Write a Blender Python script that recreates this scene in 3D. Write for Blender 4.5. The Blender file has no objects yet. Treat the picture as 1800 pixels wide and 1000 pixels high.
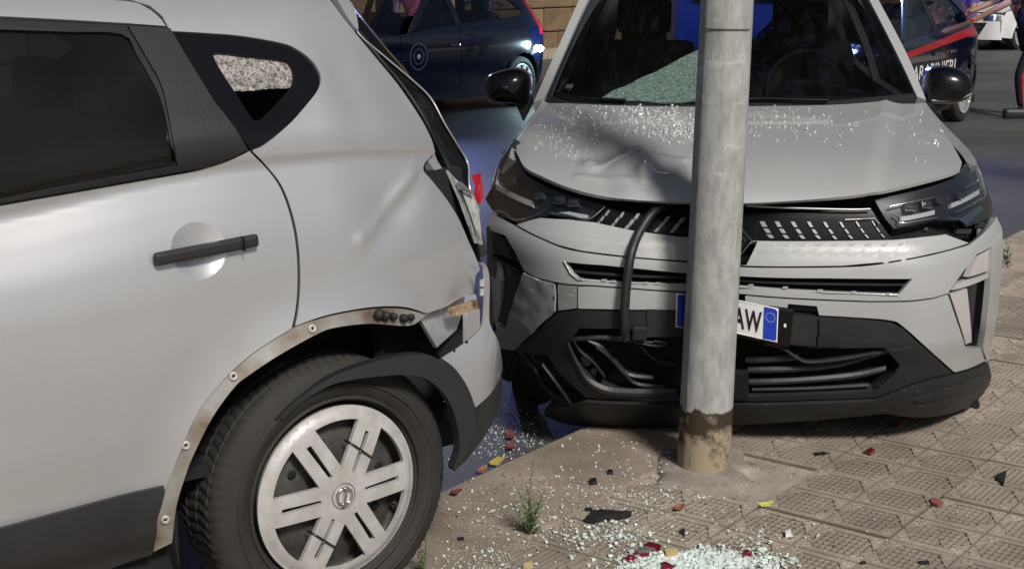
import bpy, bmesh, math, random
import numpy as np
from mathutils import Vector, Matrix, geometry, noise as mnoise
random.seed(7); rng = np.random.default_rng(7)
R = math.radians
SC = bpy.context.scene; COL = SC.collection

# ------------------------------------------------------------------ camera
F_PX, PITCH, CAM_H = 2500.0, R(12.6), 1.6           # focal length in photo pixels (1800 wide)
cam_d = bpy.data.cameras.new('camera'); cam = bpy.data.objects.new('camera', cam_d); COL.objects.link(cam)
cam.location = (0, 0, CAM_H); cam.rotation_euler = (R(90)-PITCH, 0, 0)
cam_d.sensor_width = 36.0; cam_d.lens = 36.0*F_PX/1800.0; cam_d.clip_start = .05; cam_d.clip_end = 500
SC.camera = cam

# ------------------------------------------------------------------ world, sun, exposure
TO_SUN = Vector((.42, -.91, .90)).normalized()
world = bpy.data.worlds.new('World'); SC.world = world; world.use_nodes = True
wn = world.node_tree.nodes; wl = world.node_tree.links
sky = wn.new('ShaderNodeTexSky'); sky.sky_type = 'NISHITA'; sky.sun_disc = False
sky.sun_elevation = math.asin(TO_SUN.z); sky.sun_rotation = math.atan2(TO_SUN.x, TO_SUN.y)
sky.air_density = 1.0; sky.dust_density = 3.0; sky.ozone_density = 1.0
bgn = wn['Background']; wl.new(sky.outputs[0], bgn.inputs[0]); bgn.inputs[1].default_value = .025
sun_d = bpy.data.lights.new('sun', 'SUN'); sun = bpy.data.objects.new('sun', sun_d); COL.objects.link(sun)
sun_d.energy = 2.2; sun_d.angle = R(11.0); sun_d.color = (1.0, .945, .88)
sun.rotation_euler = TO_SUN.to_track_quat('Z', 'Y').to_euler(); sun.location = (3, -4, 6)
vs = SC.view_settings; vs.view_transform = 'Standard'; vs.look = 'None'; vs.gamma = 1.0; vs.exposure = .8
vs.use_curve_mapping = False

# ------------------------------------------------------------------ materials
def mat(name, col, rough=.5, metal=0., coat=0., coat_rough=.06, var=0., vscale=8., bump=0., bscale=60., spec=.5,
        trans=0., emit=None, estr=0., col2=None, alpha=1., detail=4., obj_rand=0.):
    m = bpy.data.materials.new(name); m.use_nodes = True
    nt = m.node_tree; N = nt.nodes; L = nt.links; b = N['Principled BSDF']
    b.inputs['Base Color'].default_value = (*col, 1); b.inputs['Roughness'].default_value = rough
    b.inputs['Metallic'].default_value = metal; b.inputs['Coat Weight'].default_value = coat
    b.inputs['Coat Roughness'].default_value = coat_rough; b.inputs['Specular IOR Level'].default_value = spec
    b.inputs['Transmission Weight'].default_value = trans; b.inputs['Alpha'].default_value = alpha
    if emit: b.inputs['Emission Color'].default_value = (*emit, 1); b.inputs['Emission Strength'].default_value = estr
    if var or bump:
        tc = N.new('ShaderNodeTexCoord')
    if var:
        nz = N.new('ShaderNodeTexNoise'); nz.inputs['Scale'].default_value = vscale; nz.inputs['Detail'].default_value = detail
        nz.inputs['Roughness'].default_value = .6
        L.new(tc.outputs['Object'], nz.inputs['Vector'])
        cr = N.new('ShaderNodeValToRGB'); cr.color_ramp.elements[0].position = .35; cr.color_ramp.elements[1].position = .65
        c2 = col2 or tuple(max(0, c*(1-var)) for c in col)
        cr.color_ramp.elements[0].color = (*c2, 1); cr.color_ramp.elements[1].color = (*[min(1, c*(1+var*.4)) for c in col], 1)
        L.new(nz.outputs['Fac'], cr.inputs[0])
        src = cr.outputs[0]
        if obj_rand:
            oi = N.new('ShaderNodeObjectInfo'); hs = N.new('ShaderNodeHueSaturation')
            mr = N.new('ShaderNodeMapRange'); mr.inputs[3].default_value = 1-obj_rand; mr.inputs[4].default_value = 1+obj_rand
            L.new(oi.outputs['Random'], mr.inputs[0]); L.new(mr.outputs[0], hs.inputs['Value']); L.new(src, hs.inputs['Color'])
            src = hs.outputs[0]
        L.new(src, b.inputs['Base Color'])
        mr2 = N.new('ShaderNodeMapRange'); mr2.inputs[3].default_value = min(1, rough*1.25); mr2.inputs[4].default_value = rough*.85
        L.new(nz.outputs['Fac'], mr2.inputs[0]); L.new(mr2.outputs[0], b.inputs['Roughness'])
    if bump:
        n2 = N.new('ShaderNodeTexNoise'); n2.inputs['Scale'].default_value = bscale; n2.inputs['Detail'].default_value = 3
        L.new(tc.outputs['Object'], n2.inputs['Vector'])
        bp = N.new('ShaderNodeBump'); bp.inputs['Strength'].default_value = bump; bp.inputs['Distance'].default_value = .004
        L.new(n2.outputs['Fac'], bp.inputs['Height']); L.new(bp.outputs[0], b.inputs['Normal'])
    return m

def node_mat(name):
    m = bpy.data.materials.new(name); m.use_nodes = True
    return m, m.node_tree.nodes, m.node_tree.links, m.node_tree.nodes['Principled BSDF']

def glass_mat(name, tint, rough=.03, alpha=.35, dirt=0.):
    """window glass: a coloured transparent sheet under a clear glossy coat"""
    m, N, L, b = node_mat(name)
    out = N['Material Output']
    tr = N.new('ShaderNodeBsdfTransparent'); tr.inputs[0].default_value = (*tint, 1)
    gl = N.new('ShaderNodeBsdfGlossy'); gl.inputs['Roughness'].default_value = rough; gl.inputs[0].default_value = (.9, .9, .9, 1)
    fr = N.new('ShaderNodeFresnel'); fr.inputs[0].default_value = 1.5
    geo = N.new('ShaderNodeNewGeometry'); inv = N.new('ShaderNodeMath'); inv.operation = 'SUBTRACT'; inv.inputs[0].default_value = 1; L.new(geo.outputs['Backfacing'], inv.inputs[1])
    fm = N.new('ShaderNodeMath'); fm.operation = 'MULTIPLY'; L.new(fr.outputs[0], fm.inputs[0]); L.new(inv.outputs[0], fm.inputs[1])   # no mirror on the inside face of the sheet
    mx = N.new('ShaderNodeMixShader'); L.new(fm.outputs[0], mx.inputs[0]); L.new(tr.outputs[0], mx.inputs[1]); L.new(gl.outputs[0], mx.inputs[2])
    last = mx
    if dirt:
        df = N.new('ShaderNodeBsdfDiffuse'); df.inputs[0].default_value = (.42, .38, .34, 1)
        tc = N.new('ShaderNodeTexCoord'); nz = N.new('ShaderNodeTexNoise'); nz.inputs['Scale'].default_value = 3.; nz.inputs['Detail'].default_value = 8
        L.new(tc.outputs['Object'], nz.inputs['Vector'])
        mr = N.new('ShaderNodeMapRange'); mr.inputs[1].default_value = .35; mr.inputs[2].default_value = .7; mr.inputs[3].default_value = dirt*.4; mr.inputs[4].default_value = dirt
        L.new(nz.outputs['Fac'], mr.inputs[0])
        m2 = N.new('ShaderNodeMixShader'); L.new(mr.outputs[0], m2.inputs[0]); L.new(mx.outputs[0], m2.inputs[1]); L.new(df.outputs[0], m2.inputs[2])
        last = m2
    L.new(last.outputs[0], out.inputs[0])
    return m

# ------------------------------------------------------------------ pixel rays -> points on real surfaces
CAMP = Vector((0, 0, CAM_H))
_fw = Vector((0, math.cos(PITCH), -math.sin(PITCH))); _up = Vector((0, math.sin(PITCH), math.cos(PITCH))); _rt = Vector((1, 0, 0))
def ray(u, v): return _fw + _rt*((u-900)/F_PX) - _up*((v-500)/F_PX)
def gnd(u, v, z=0.): d = ray(u, v); return CAMP + d*((z-CAM_H)/d.z)

class Frame:
    def __init__(s, o, ang): s.o = Vector(o); s.m = Matrix.Rotation(ang, 3, 'Z'); s.mi = s.m.inverted(); s.ang = ang
    def loc(s, w): return s.mi @ (Vector(w)-s.o)
    def wld(s, l): return s.m @ Vector(l) + s.o

class Surf:
    """a height field over two local axes: coordinate k = fn(a, b)"""
    def __init__(s, fr, k, fn, sg=1, t0=1.5, t1=30.):
        s.fr, s.k, s.fn, s.sg, s.t0, s.t1 = fr, k, fn, sg, t0, t1
        s.ab = [i for i in range(3) if i != k]
    def hit(s, u, v):
        o = s.fr.loc(CAMP); d = s.fr.mi @ ray(u, v); a, b = s.ab; k = s.k; fn = s.fn
        g = lambda t: (o[k]+d[k]*t) - fn(o[a]+d[a]*t, o[b]+d[b]*t)
        n = 240; pt = s.t0; pg = g(pt); best = (abs(pg), pt)
        for i in range(1, n+1):
            t = s.t0+(s.t1-s.t0)*(i/n)**1.6; c = g(t)
            if abs(c) < best[0]: best = (abs(c), t)
            if pg*c <= 0:
                lo, hi = pt, t
                for _ in range(28):
                    m = (lo+hi)/2; gm = g(m)
                    if pg*gm <= 0: hi = m
                    else: lo, pg = m, gm
                t = (lo+hi)/2
                return (o[a]+d[a]*t, o[b]+d[b]*t)
            pt, pg = t, c
        t = best[1]
        return (o[a]+d[a]*t, o[b]+d[b]*t)
    def nrm(s, a, b):
        e = .003; f0 = s.fn
        da = (f0(a+e, b)-f0(a-e, b))/(2*e); db = (f0(a, b+e)-f0(a, b-e))/(2*e)
        n = [0, 0, 0]; n[s.k] = 1; n[s.ab[0]] = -da; n[s.ab[1]] = -db
        return Vector(n).normalized()*s.sg
    def pt(s, a, b, off=0.):
        p = [0, 0, 0]; p[s.k] = s.fn(a, b); p[s.ab[0]] = a; p[s.ab[1]] = b
        p = Vector(p)
        return p + s.nrm(a, b)*off if off else p

def tab(xs, ys, n=500):
    """smooth monotone-ish interpolation table"""
    xs = np.array(xs, float); ys = np.array(ys, float); h = np.diff(xs); dl = np.diff(ys)/h
    m = np.zeros_like(xs); m[0] = dl[0]; m[-1] = dl[-1]
    for i in range(1, len(xs)-1):
        m[i] = 0 if dl[i-1]*dl[i] <= 0 else 2*dl[i-1]*dl[i]/(dl[i-1]+dl[i])
    X = np.linspace(xs[0], xs[-1], n); I = np.clip(np.searchsorted(xs, X)-1, 0, len(h)-1)
    t = (X-xs[I])/h[I]
    Y = ((2*t**3-3*t**2+1)*ys[I] + (t**3-2*t**2+t)*h[I]*m[I] + (-2*t**3+3*t**2)*ys[I+1] + (t**3-t**2)*h[I]*m[I+1]).tolist()
    x0, sc = xs[0], (n-1)/(xs[-1]-xs[0]); s0 = float(m[0]); s1 = float(m[-1]); xl = float(xs[-1])
    def f(x):
        q = (x-x0)*sc
        if q <= 0: return Y[0]+s0*(x-x0)
        if q >= n-1: return Y[-1]+s1*(x-xl)
        i = int(q); return Y[i]+(Y[i+1]-Y[i])*(q-i)
    return f
def sstep(a, b, x):
    t = min(1, max(0, (x-a)/(b-a))); return t*t*(3-2*t)

def cr(pts, n=5, closed=False):
    """Catmull-Rom through the points"""
    P = [Vector(p) for p in pts]; out = []; m = len(P)
    seg = range(m if closed else m-1)
    for i in seg:
        p1, p2 = P[i], P[(i+1) % m]
        p0 = P[i-1] if (closed or i > 0) else p1*2-p2
        p3 = P[(i+2) % m] if (closed or i < m-2) else p2*2-p1
        for j in range(n):
            t = j/n
            out.append(.5*((2*p1)+(p2-p0)*t+(2*p0-5*p1+4*p2-p3)*t*t+(3*p1-p0-3*p2+p3)*t**3))
    if not closed: out.append(P[-1])
    return [tuple(p) for p in out]

# ------------------------------------------------------------------ objects
def tag(o, label=None, cat=None, group=None, kind=None):
    if label: o['label'] = label
    if cat: o['category'] = cat
    if group: o['group'] = group
    if kind: o['kind'] = kind
    return o
def empty(name, loc=(0, 0, 0), rz=0., label=None, cat=None, group=None):
    o = bpy.data.objects.new(name, None); COL.objects.link(o); o.location = loc; o.rotation_euler = (0, 0, rz)
    o.empty_display_size = .1
    return tag(o, label, cat, group)
def link(name, me, m=None, parent=None, loc=None, rot=None):
    o = bpy.data.objects.new(name, me); COL.objects.link(o)
    if m is not None and not me.materials: me.materials.append(m)
    if parent: o.parent = parent
    if loc is not None: o.location = loc
    if rot is not None: o.rotation_euler = rot
    return o

class MB:
    def __init__(s): s.v = []; s.f = []; s.sm = []; s.mi = []; s.cm = 0
    def add(s, vs, fs, smooth=False):
        n = len(s.v); s.v += [tuple(p) for p in vs]
        for f in fs: s.f.append(tuple(i+n for i in f)); s.sm.append(smooth); s.mi.append(s.cm)
    def box(s, c, d, rot=None, bev=0.):
        x, y, z = [q/2 for q in d]
        if bev: return s.bbox(c, d, bev, rot)
        vs = [Vector((a*x, b*y, e*z)) for a in (-1, 1) for b in (-1, 1) for e in (-1, 1)]
        if rot is not None: vs = [rot @ p for p in vs]
        s.add([p+Vector(c) for p in vs], [(0, 1, 3, 2), (4, 6, 7, 5), (0, 4, 5, 1), (2, 3, 7, 6), (0, 2, 6, 4), (1, 5, 7, 3)])
    def bbox(s, c, d, bev, rot=None):
        bm = bmesh.new(); bmesh.ops.create_cube(bm, size=1)
        bmesh.ops.scale(bm, vec=d, verts=bm.verts)
        bmesh.ops.bevel(bm, geom=bm.edges[:], offset=bev, segments=2, affect='EDGES', profile=.6)
        bm.verts.index_update()
        vs = [(rot @ v.co if rot is not None else v.co)+Vector(c) for v in bm.verts]
        s.add(vs, [[v.index for v in f.verts] for f in bm.faces]); bm.free()
    def tube(s, pts, r, n=10, caps=True, smooth=True):
        P = [Vector(p) for p in pts]; rs = r if isinstance(r, (list, tuple)) else [r]*len(P)
        vs = []; up = None
        for i, p in enumerate(P):
            t = (P[min(i+1, len(P)-1)]-P[max(i-1, 0)]).normalized()
            if up is None: up = t.orthogonal().normalized()
            a = (up - t*up.dot(t)); a = a.normalized() if a.length > 1e-6 else t.orthogonal().normalized(); up = a; b = t.cross(a)
            for j in range(n):
                q = 2*math.pi*j/n; vs.append(p+(a*math.cos(q)+b*math.sin(q))*rs[i])
        fs = [(i*n+j, i*n+(j+1) % n, (i+1)*n+(j+1) % n, (i+1)*n+j) for i in range(len(P)-1) for j in range(n)]
        s.add(vs, fs, smooth)
        if caps:
            s.add(vs[:n], [tuple(range(n-1, -1, -1))]); s.add(vs[-n:], [tuple(range(n))])
    def lathe(s, prof, n=48, axis='y', smooth=True, c=(0, 0, 0), close=False):
        """prof: (radius, axial)"""
        vs = []
        for j in range(n):
            q = 2*math.pi*j/n
            for r, h in prof:
                p = (r*math.cos(q), h, r*math.sin(q)) if axis == 'y' else (r*math.cos(q), r*math.sin(q), h) if axis == 'z' else (h, r*math.cos(q), r*math.sin(q))
                vs.append(Vector(p)+Vector(c))
        m = len(prof); k = m if close else m-1
        fs = [(j*m+i, j*m+(i+1) % m, ((j+1) % n)*m+(i+1) % m, ((j+1) % n)*m+i) for j in range(n) for i in range(k)]
        s.add(vs, fs, smooth)
    def prism(s, poly, z0, z1, bottom=False):
        n = len(poly); vs = [(*p, z0) for p in poly]+[(*p, z1) for p in poly]
        fs = [(i, (i+1) % n, n+(i+1) % n, n+i) for i in range(n)]+[tuple(range(n, 2*n))]
        if bottom: fs.append(tuple(range(n-1, -1, -1)))
        s.add(vs, fs)
    def mesh(s, name, fix=True):
        me = bpy.data.meshes.new(name); me.from_pydata(s.v, [], s.f); me.update()
        me.polygons.foreach_set('use_smooth', s.sm)
        if any(s.mi): me.polygons.foreach_set('material_index', s.mi)
        if fix:
            bm = bmesh.new(); bm.from_mesh(me); bmesh.ops.recalc_face_normals(bm, faces=bm.faces); bm.to_mesh(me); bm.free()
        me.update(); return me
    def build(s, name, m, parent=None, fix=True, **kw):
        me = s.mesh(name, fix)
        return link(name, me, m, parent, **kw)

def _pip(pts, poly):
    x = pts[:, 0]; y = pts[:, 1]; ins = np.zeros(len(pts), bool); n = len(poly); j = n-1
    for i in range(n):
        xi, yi = poly[i]; xj, yj = poly[j]
        if yi != yj:
            c = ((yi > y) != (yj > y)) & (x < (xj-xi)*(y-yi)/(yj-yi)+xi); ins ^= c
        j = i
    return ins
def _resample(poly, res):
    out = []
    for i, p in enumerate(poly):
        q = poly[(i+1) % len(poly)]; L = math.dist(p, q)
        if L < 1e-5: continue
        k = max(1, int(round(L/res)))
        for j in range(k): out.append((p[0]+(q[0]-p[0])*j/k, p[1]+(q[1]-p[1])*j/k))
    return out
def tri_poly(poly, holes=(), res=.02):
    B = [_resample(poly, res)]+[_resample(h, res) for h in holes]
    pts = []; edges = []
    for b in B:
        n0 = len(pts); pts += b; edges += [(n0+i, n0+(i+1) % len(b)) for i in range(len(b))]
    A = np.array(pts); lo = A.min(0); hi = A.max(0)
    gx = np.arange(lo[0]+res*.5, hi[0], res); gy = np.arange(lo[1]+res*.5, hi[1], res*.866)
    if len(gx) and len(gy):
        G = np.array([(x+(res*.5 if j % 2 else 0), y) for j, y in enumerate(gy) for x in gx])
        ok = _pip(G, B[0])
        for h in B[1:]: ok &= ~_pip(G, h)
        G = G[ok]
        if len(G):
            d = np.full(len(G), 1e9)
            for i in range(0, len(A), 200):
                d = np.minimum(d, ((G[:, None, :]-A[None, i:i+200, :])**2).sum(2).min(1))
            G = G[d > (res*.55)**2]
            pts = pts+[tuple(g) for g in G]
    r = geometry.delaunay_2d_cdt([Vector(p) for p in pts], edges, [], 0, 1e-6)
    V = np.array([tuple(v) for v in r[0]]); T = [tuple(f) for f in r[2]]
    Cn = np.array([V[list(t)].mean(0) for t in T]); ok = _pip(Cn, B[0])
    for h in B[1:]: ok &= ~_pip(Cn, h)
    return V, [t for t, k in zip(T, ok) if k]

def panel(name, S, poly, m, parent, holes=(), off=0., thick=.012, res=.025, px=True, px_holes=None, edge_m=None, kind=None, warp=None):
    """a sheet cut out of surface S; outline in photo pixels (px) or in the surface's own axes"""
    cv = (lambda q: [S.hit(*p[:2]) for p in q]) if px else (lambda q: [tuple(p[:2]) for p in q])
    V, T = tri_poly(cv(poly), [h if px_holes is False else cv(h) for h in holes], res)
    nr = [S.nrm(a, b) for a, b in V]
    front = [S.pt(a, b)+n*off for (a, b), n in zip(V, nr)]
    if warp: front = [warp(p) for p in front]
    back = [p-n*thick for p, n in zip(front, nr)]
    # orient
    n = len(V); fs = []; 
    for t in T:
        p = [front[i] for i in t]; nn = (p[1]-p[0]).cross(p[2]-p[0])
        fs.append(t if nn.dot(nr[t[0]]) > 0 else t[::-1])
    ec = {}
    for t in fs:
        for i in range(3):
            e = (t[i], t[(i+1) % 3]); ec[e] = 1
    bd = [e for e in ec if (e[1], e[0]) not in ec]
    v = list(front); F = list(fs); sm = [True]*len(fs); no = list(nr)
    if thick:
        nb = len(v); v += back; no += [-q for q in nr]
        F += [tuple(i+nb for i in t[::-1]) for t in fs]; sm += [True]*len(fs)
        for a, b in bd:
            k = len(v); v += [front[a], front[b], back[b], back[a]]
            F.append((k+1, k, k+3, k+2)); sm.append(False)
            w = (front[a]-front[b]).cross(back[b]-front[b])
            w = w.normalized() if w.length > 1e-9 else nr[a]
            no += [w]*4
    me = bpy.data.meshes.new(name); me.from_pydata([tuple(p) for p in v], [], F)
    me.polygons.foreach_set('use_smooth', [True]*len(F))
    if warp is None: me.normals_split_custom_set_from_vertices([tuple(q) for q in no])
    me.update()
    o = link(name, me, m, parent)
    if kind: o['kind'] = kind
    return o

def text_on(name, S, s, size, a0, b0, m, parent, off=.002, sx=1., flipa=False, thick=.001, slope=0.):
    """flat lettering laid on a surface; a0,b0 = lower-left corner in surface axes"""
    cu = bpy.data.curves.new(name, 'FONT'); cu.body = s; cu.size = size; cu.offset = size*.012; cu.resolution_u = 3
    t = bpy.data.objects.new(name, cu); COL.objects.link(t)
    dg = bpy.context.evaluated_depsgraph_get(); me = bpy.data.meshes.new_from_object(t.evaluated_get(dg))
    bpy.data.objects.remove(t)
    if me.materials: me.materials.clear()
    for v in me.vertices:
        x = v.co.x*sx; a = a0+(-x if flipa else x); b = b0+v.co.y+slope*x
        v.co = S.pt(a, b, off)
    me.update(); me.name = name
    return link(name, me, m, parent)
# ================================================================== materials shared
def paint_mat(name, col, metal=.35, rough=.42, flake=.05, dust=.12, coat=.8):
    m, N, L, b = node_mat(name)
    tc = N.new('ShaderNodeTexCoord')
    nz = N.new('ShaderNodeTexNoise'); nz.inputs['Scale'].default_value = 2.2; nz.inputs['Detail'].default_value = 9; nz.inputs['Roughness'].default_value = .65
    L.new(tc.outputs['Object'], nz.inputs['Vector'])
    mx = N.new('ShaderNodeMix'); mx.data_type = 'RGBA'
    mr = N.new('ShaderNodeMapRange'); mr.inputs[1].default_value = .45; mr.inputs[2].default_value = .75; mr.inputs[3].default_value = 0; mr.inputs[4].default_value = dust
    L.new(nz.outputs['Fac'], mr.inputs[0]); L.new(mr.outputs[0], mx.inputs[0])
    mx.inputs[6].default_value = (*col, 1); mx.inputs[7].default_value = (.33, .30, .26, 1)
    L.new(mx.outputs[2], b.inputs['Base Color'])
    # fine road dust: specks and faint rain streaks
    mp = N.new('ShaderNodeMapping'); mp.inputs['Scale'].default_value = (26, 26, 2.5); L.new(tc.outputs['Object'], mp.inputs[0])
    ns = N.new('ShaderNodeTexNoise'); ns.inputs['Scale'].default_value = 1.; ns.inputs['Detail'].default_value = 6; L.new(mp.outputs[0], ns.inputs['Vector'])
    nf = N.new('ShaderNodeTexNoise'); nf.inputs['Scale'].default_value = 120; nf.inputs['Detail'].default_value = 4; nf.inputs['Roughness'].default_value = .8; L.new(tc.outputs['Object'], nf.inputs['Vector'])
    rs = N.new('ShaderNodeMapRange'); rs.inputs[1].default_value = .5; rs.inputs[2].default_value = .8; rs.inputs[4].default_value = .03; L.new(ns.outputs['Fac'], rs.inputs[0])
    rf = N.new('ShaderNodeMapRange'); rf.inputs[1].default_value = .58; rf.inputs[2].default_value = .72; rf.inputs[4].default_value = .16; L.new(nf.outputs['Fac'], rf.inputs[0])
    sm = N.new('ShaderNodeMath'); sm.operation = 'ADD'; L.new(rs.outputs[0], sm.inputs[0]); L.new(rf.outputs[0], sm.inputs[1])
    m2 = N.new('ShaderNodeMix'); m2.data_type = 'RGBA'; L.new(sm.outputs[0], m2.inputs[0]); L.new(mx.outputs[2], m2.inputs[6]); m2.inputs[7].default_value = (.27, .25, .22, 1); L.new(m2.outputs[2], b.inputs['Base Color'])
    r2 = N.new('ShaderNodeMapRange'); r2.inputs[3].default_value = rough*.95; r2.inputs[4].default_value = rough*1.08
    L.new(nz.outputs['Fac'], r2.inputs[0]); L.new(r2.outputs[0], b.inputs['Roughness'])
    b.inputs['Metallic'].default_value = metal; b.inputs['Coat Weight'].default_value = coat
    r3 = N.new('ShaderNodeMapRange'); r3.inputs[3].default_value = .02; r3.inputs[4].default_value = .05
    L.new(nz.outputs['Fac'], r3.inputs[0]); L.new(r3.outputs[0], b.inputs['Coat Roughness'])
    if flake:
        wn_ = N.new('ShaderNodeTexNoise'); wn_.inputs['Scale'].default_value = 900; wn_.inputs['Detail'].default_value = 1
        L.new(tc.outputs['Object'], wn_.inputs['Vector'])
        bp = N.new('ShaderNodeBump'); bp.inputs['Strength'].default_value = flake; bp.inputs['Distance'].default_value = .001
        L.new(wn_.outputs['Fac'], bp.inputs['Height']); L.new(bp.outputs[0], b.inputs['Normal'])
    return m
M = {}
M['silver'] = paint_mat('silver_paint', (.56, .575, .595), metal=.6, rough=.31, coat=1., dust=.16)
M['grey'] = paint_mat('grey_paint', (.36, .372, .378), metal=.0, rough=.4, dust=.12, coat=1., flake=0)
M['blackpl'] = mat('black_plastic', (.010, .010, .011), .55, var=.35, vscale=6, bump=.25, bscale=500)
M['greypl'] = mat('dark_grey_plastic', (.019, .0195, .021), .5, var=.3, vscale=5, bump=.3, bscale=400)
M['gloss'] = mat('gloss_black', (.004, .004, .005), .22, spec=.3, coat=.25, coat_rough=.03)
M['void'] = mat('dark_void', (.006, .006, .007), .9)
M['rubber'] = mat('tyre_rubber', (.014, .0135, .013), .75, var=.45, vscale=14, bump=.35, bscale=200, col2=(.026, .024, .021))
M['chrome'] = mat('chrome', (.75, .75, .75), .15, metal=1.)
M['cap'] = mat('hubcap_silver', (.46, .46, .46), .42, metal=.15, var=.10, vscale=18, col2=(.37, .36, .34))
M['steel'] = mat('steel_wheel', (.05, .048, .045), .6, var=.4, vscale=20)
M['glass'] = glass_mat('car_glass', (.30, .31, .32), dirt=.10)
M['tint'] = glass_mat('tinted_glass', (.50, .50, .51), dirt=.016)
M['clear'] = glass_mat('clear_lens', (.88, .89, .9), rough=.02)
M['windscreen'] = glass_mat('windscreen_glass', (.52, .55, .56), dirt=.004)
M['red'] = mat('red_lens', (.45, .008, .02), .15, coat=1.)
M['white'] = mat('white_plastic', (.72, .72, .72), .35)
M['seat'] = mat('seat_cloth', (.045, .046, .05), .9, var=.3, vscale=40)
M['hose'] = mat('hose_rubber', (.018, .018, .019), .5, var=.3, vscale=30)

# ================================================================== ground
ROAD_Z = -.08
KO = gnd(870, 820); KA = R(53); GF = Frame(KO, KA)

def asphalt():
    m, N, L, b = node_mat('asphalt'); tc = N.new('ShaderNodeTexCoord')
    n1 = N.new('ShaderNodeTexNoise'); n1.inputs['Scale'].default_value = .7; n1.inputs['Detail'].default_value = 6
    n2 = N.new('ShaderNodeTexNoise'); n2.inputs['Scale'].default_value = 160; n2.inputs['Detail'].default_value = 2
    for n in (n1, n2): L.new(tc.outputs['Object'], n.inputs['Vector'])
    c1 = N.new('ShaderNodeValToRGB'); c1.color_ramp.elements[0].position = .3; c1.color_ramp.elements[1].position = .7
    c1.color_ramp.elements[0].color = (.050, .050, .051, 1); c1.color_ramp.elements[1].color = (.095, .092, .088, 1)
    L.new(n1.outputs['Fac'], c1.inputs[0])
    c2 = N.new('ShaderNodeValToRGB'); c2.color_ramp.elements[0].position = .35; c2.color_ramp.elements[1].position = .75
    c2.color_ramp.elements[0].color = (.6, .6, .6, 1); c2.color_ramp.elements[1].color = (1.7, 1.7, 1.65, 1)
    L.new(n2.outputs['Fac'], c2.inputs[0])
    mx = N.new('ShaderNodeMix'); mx.data_type = 'RGBA'; mx.blend_type = 'MULTIPLY'; mx.inputs[0].default_value = 1
    L.new(c1.outputs[0], mx.inputs[6]); L.new(c2.outputs[0], mx.inputs[7]); L.new(mx.outputs[2], b.inputs['Base Color'])
    b.inputs['Roughness'].default_value = .5
    bp = N.new('ShaderNodeBump'); bp.inputs['Strength'].default_value = .6; bp.inputs['Distance'].default_value = .006
    L.new(n2.outputs['Fac'], bp.inputs['Height']); L.new(bp.outputs[0], b.inputs['Normal'])
    return m
def concrete(name, lo, hi, dirt, low=None, sc=5., obj_rand=.17):
    """dirty concrete; low=(z0,z1) settles soil into whatever lies below z1 of the piece"""
    m, N, L, b = node_mat(name); tc = N.new('ShaderNodeTexCoord'); geo = N.new('ShaderNodeNewGeometry')
    n1 = N.new('ShaderNodeTexNoise'); n1.inputs['Scale'].default_value = sc; n1.inputs['Detail'].default_value = 8; n1.inputs['Roughness'].default_value = .65
    n2 = N.new('ShaderNodeTexNoise'); n2.inputs['Scale'].default_value = 130; n2.inputs['Detail'].default_value = 3
    n3 = N.new('ShaderNodeTexNoise'); n3.inputs['Scale'].default_value = 1.7; n3.inputs['Detail'].default_value = 5
    for n in (n1, n2, n3): L.new(geo.outputs['Position'], n.inputs['Vector'])
    c1 = N.new('ShaderNodeValToRGB'); c1.color_ramp.elements[0].position = .3; c1.color_ramp.elements[1].position = .7
    c1.color_ramp.elements[0].color = (*lo, 1); c1.color_ramp.elements[1].color = (*hi, 1); L.new(n1.outputs['Fac'], c1.inputs[0])
    c2 = N.new('ShaderNodeValToRGB'); c2.color_ramp.elements[0].position = .3; c2.color_ramp.elements[1].position = .7
    c2.color_ramp.elements[0].color = (.72, .72, .72, 1); c2.color_ramp.elements[1].color = (1.15, 1.15, 1.15, 1); L.new(n2.outputs['Fac'], c2.inputs[0])
    mx = N.new('ShaderNodeMix'); mx.data_type = 'RGBA'; mx.blend_type = 'MULTIPLY'; mx.inputs[0].default_value = 1
    L.new(c1.outputs[0], mx.inputs[6]); L.new(c2.outputs[0], mx.inputs[7])
    md = N.new('ShaderNodeMix'); md.data_type = 'RGBA'; L.new(mx.outputs[2], md.inputs[6]); md.inputs[7].default_value = (*dirt, 1)
    r3 = N.new('ShaderNodeMapRange'); r3.inputs[1].default_value = .5; r3.inputs[2].default_value = .72; r3.inputs[4].default_value = .6
    L.new(n3.outputs['Fac'], r3.inputs[0]); L.new(r3.outputs[0], md.inputs[0]); last = md
    if low:
        sx = N.new('ShaderNodeSeparateXYZ'); L.new(tc.outputs['Object'], sx.inputs[0])
        rl = N.new('ShaderNodeMapRange'); rl.inputs[1].default_value = low[0]; rl.inputs[2].default_value = low[1]; rl.inputs[3].default_value = .5; rl.inputs[4].default_value = 0
        L.new(sx.outputs['Z'], rl.inputs[0])
        ml = N.new('ShaderNodeMix'); ml.data_type = 'RGBA'; L.new(rl.outputs[0], ml.inputs[0]); L.new(last.outputs[2], ml.inputs[6]); ml.inputs[7].default_value = (.05, .042, .034, 1); last = ml
    oi = N.new('ShaderNodeObjectInfo'); hs = N.new('ShaderNodeHueSaturation'); mr = N.new('ShaderNodeMapRange')
    mr.inputs[3].default_value = 1-obj_rand; mr.inputs[4].default_value = 1+obj_rand; L.new(oi.outputs['Random'], mr.inputs[0]); L.new(mr.outputs[0], hs.inputs['Value'])
    L.new(last.outputs[2], hs.inputs['Color']); L.new(hs.outputs[0], b.inputs['Base Color'])
    b.inputs['Roughness'].default_value = .85
    bp = N.new('ShaderNodeBump'); bp.inputs['Strength'].default_value = .5; bp.inputs['Distance'].default_value = .003
    L.new(n2.outputs['Fac'], bp.inputs['Height']); L.new(bp.outputs[0], b.inputs['Normal'])
    return m
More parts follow.
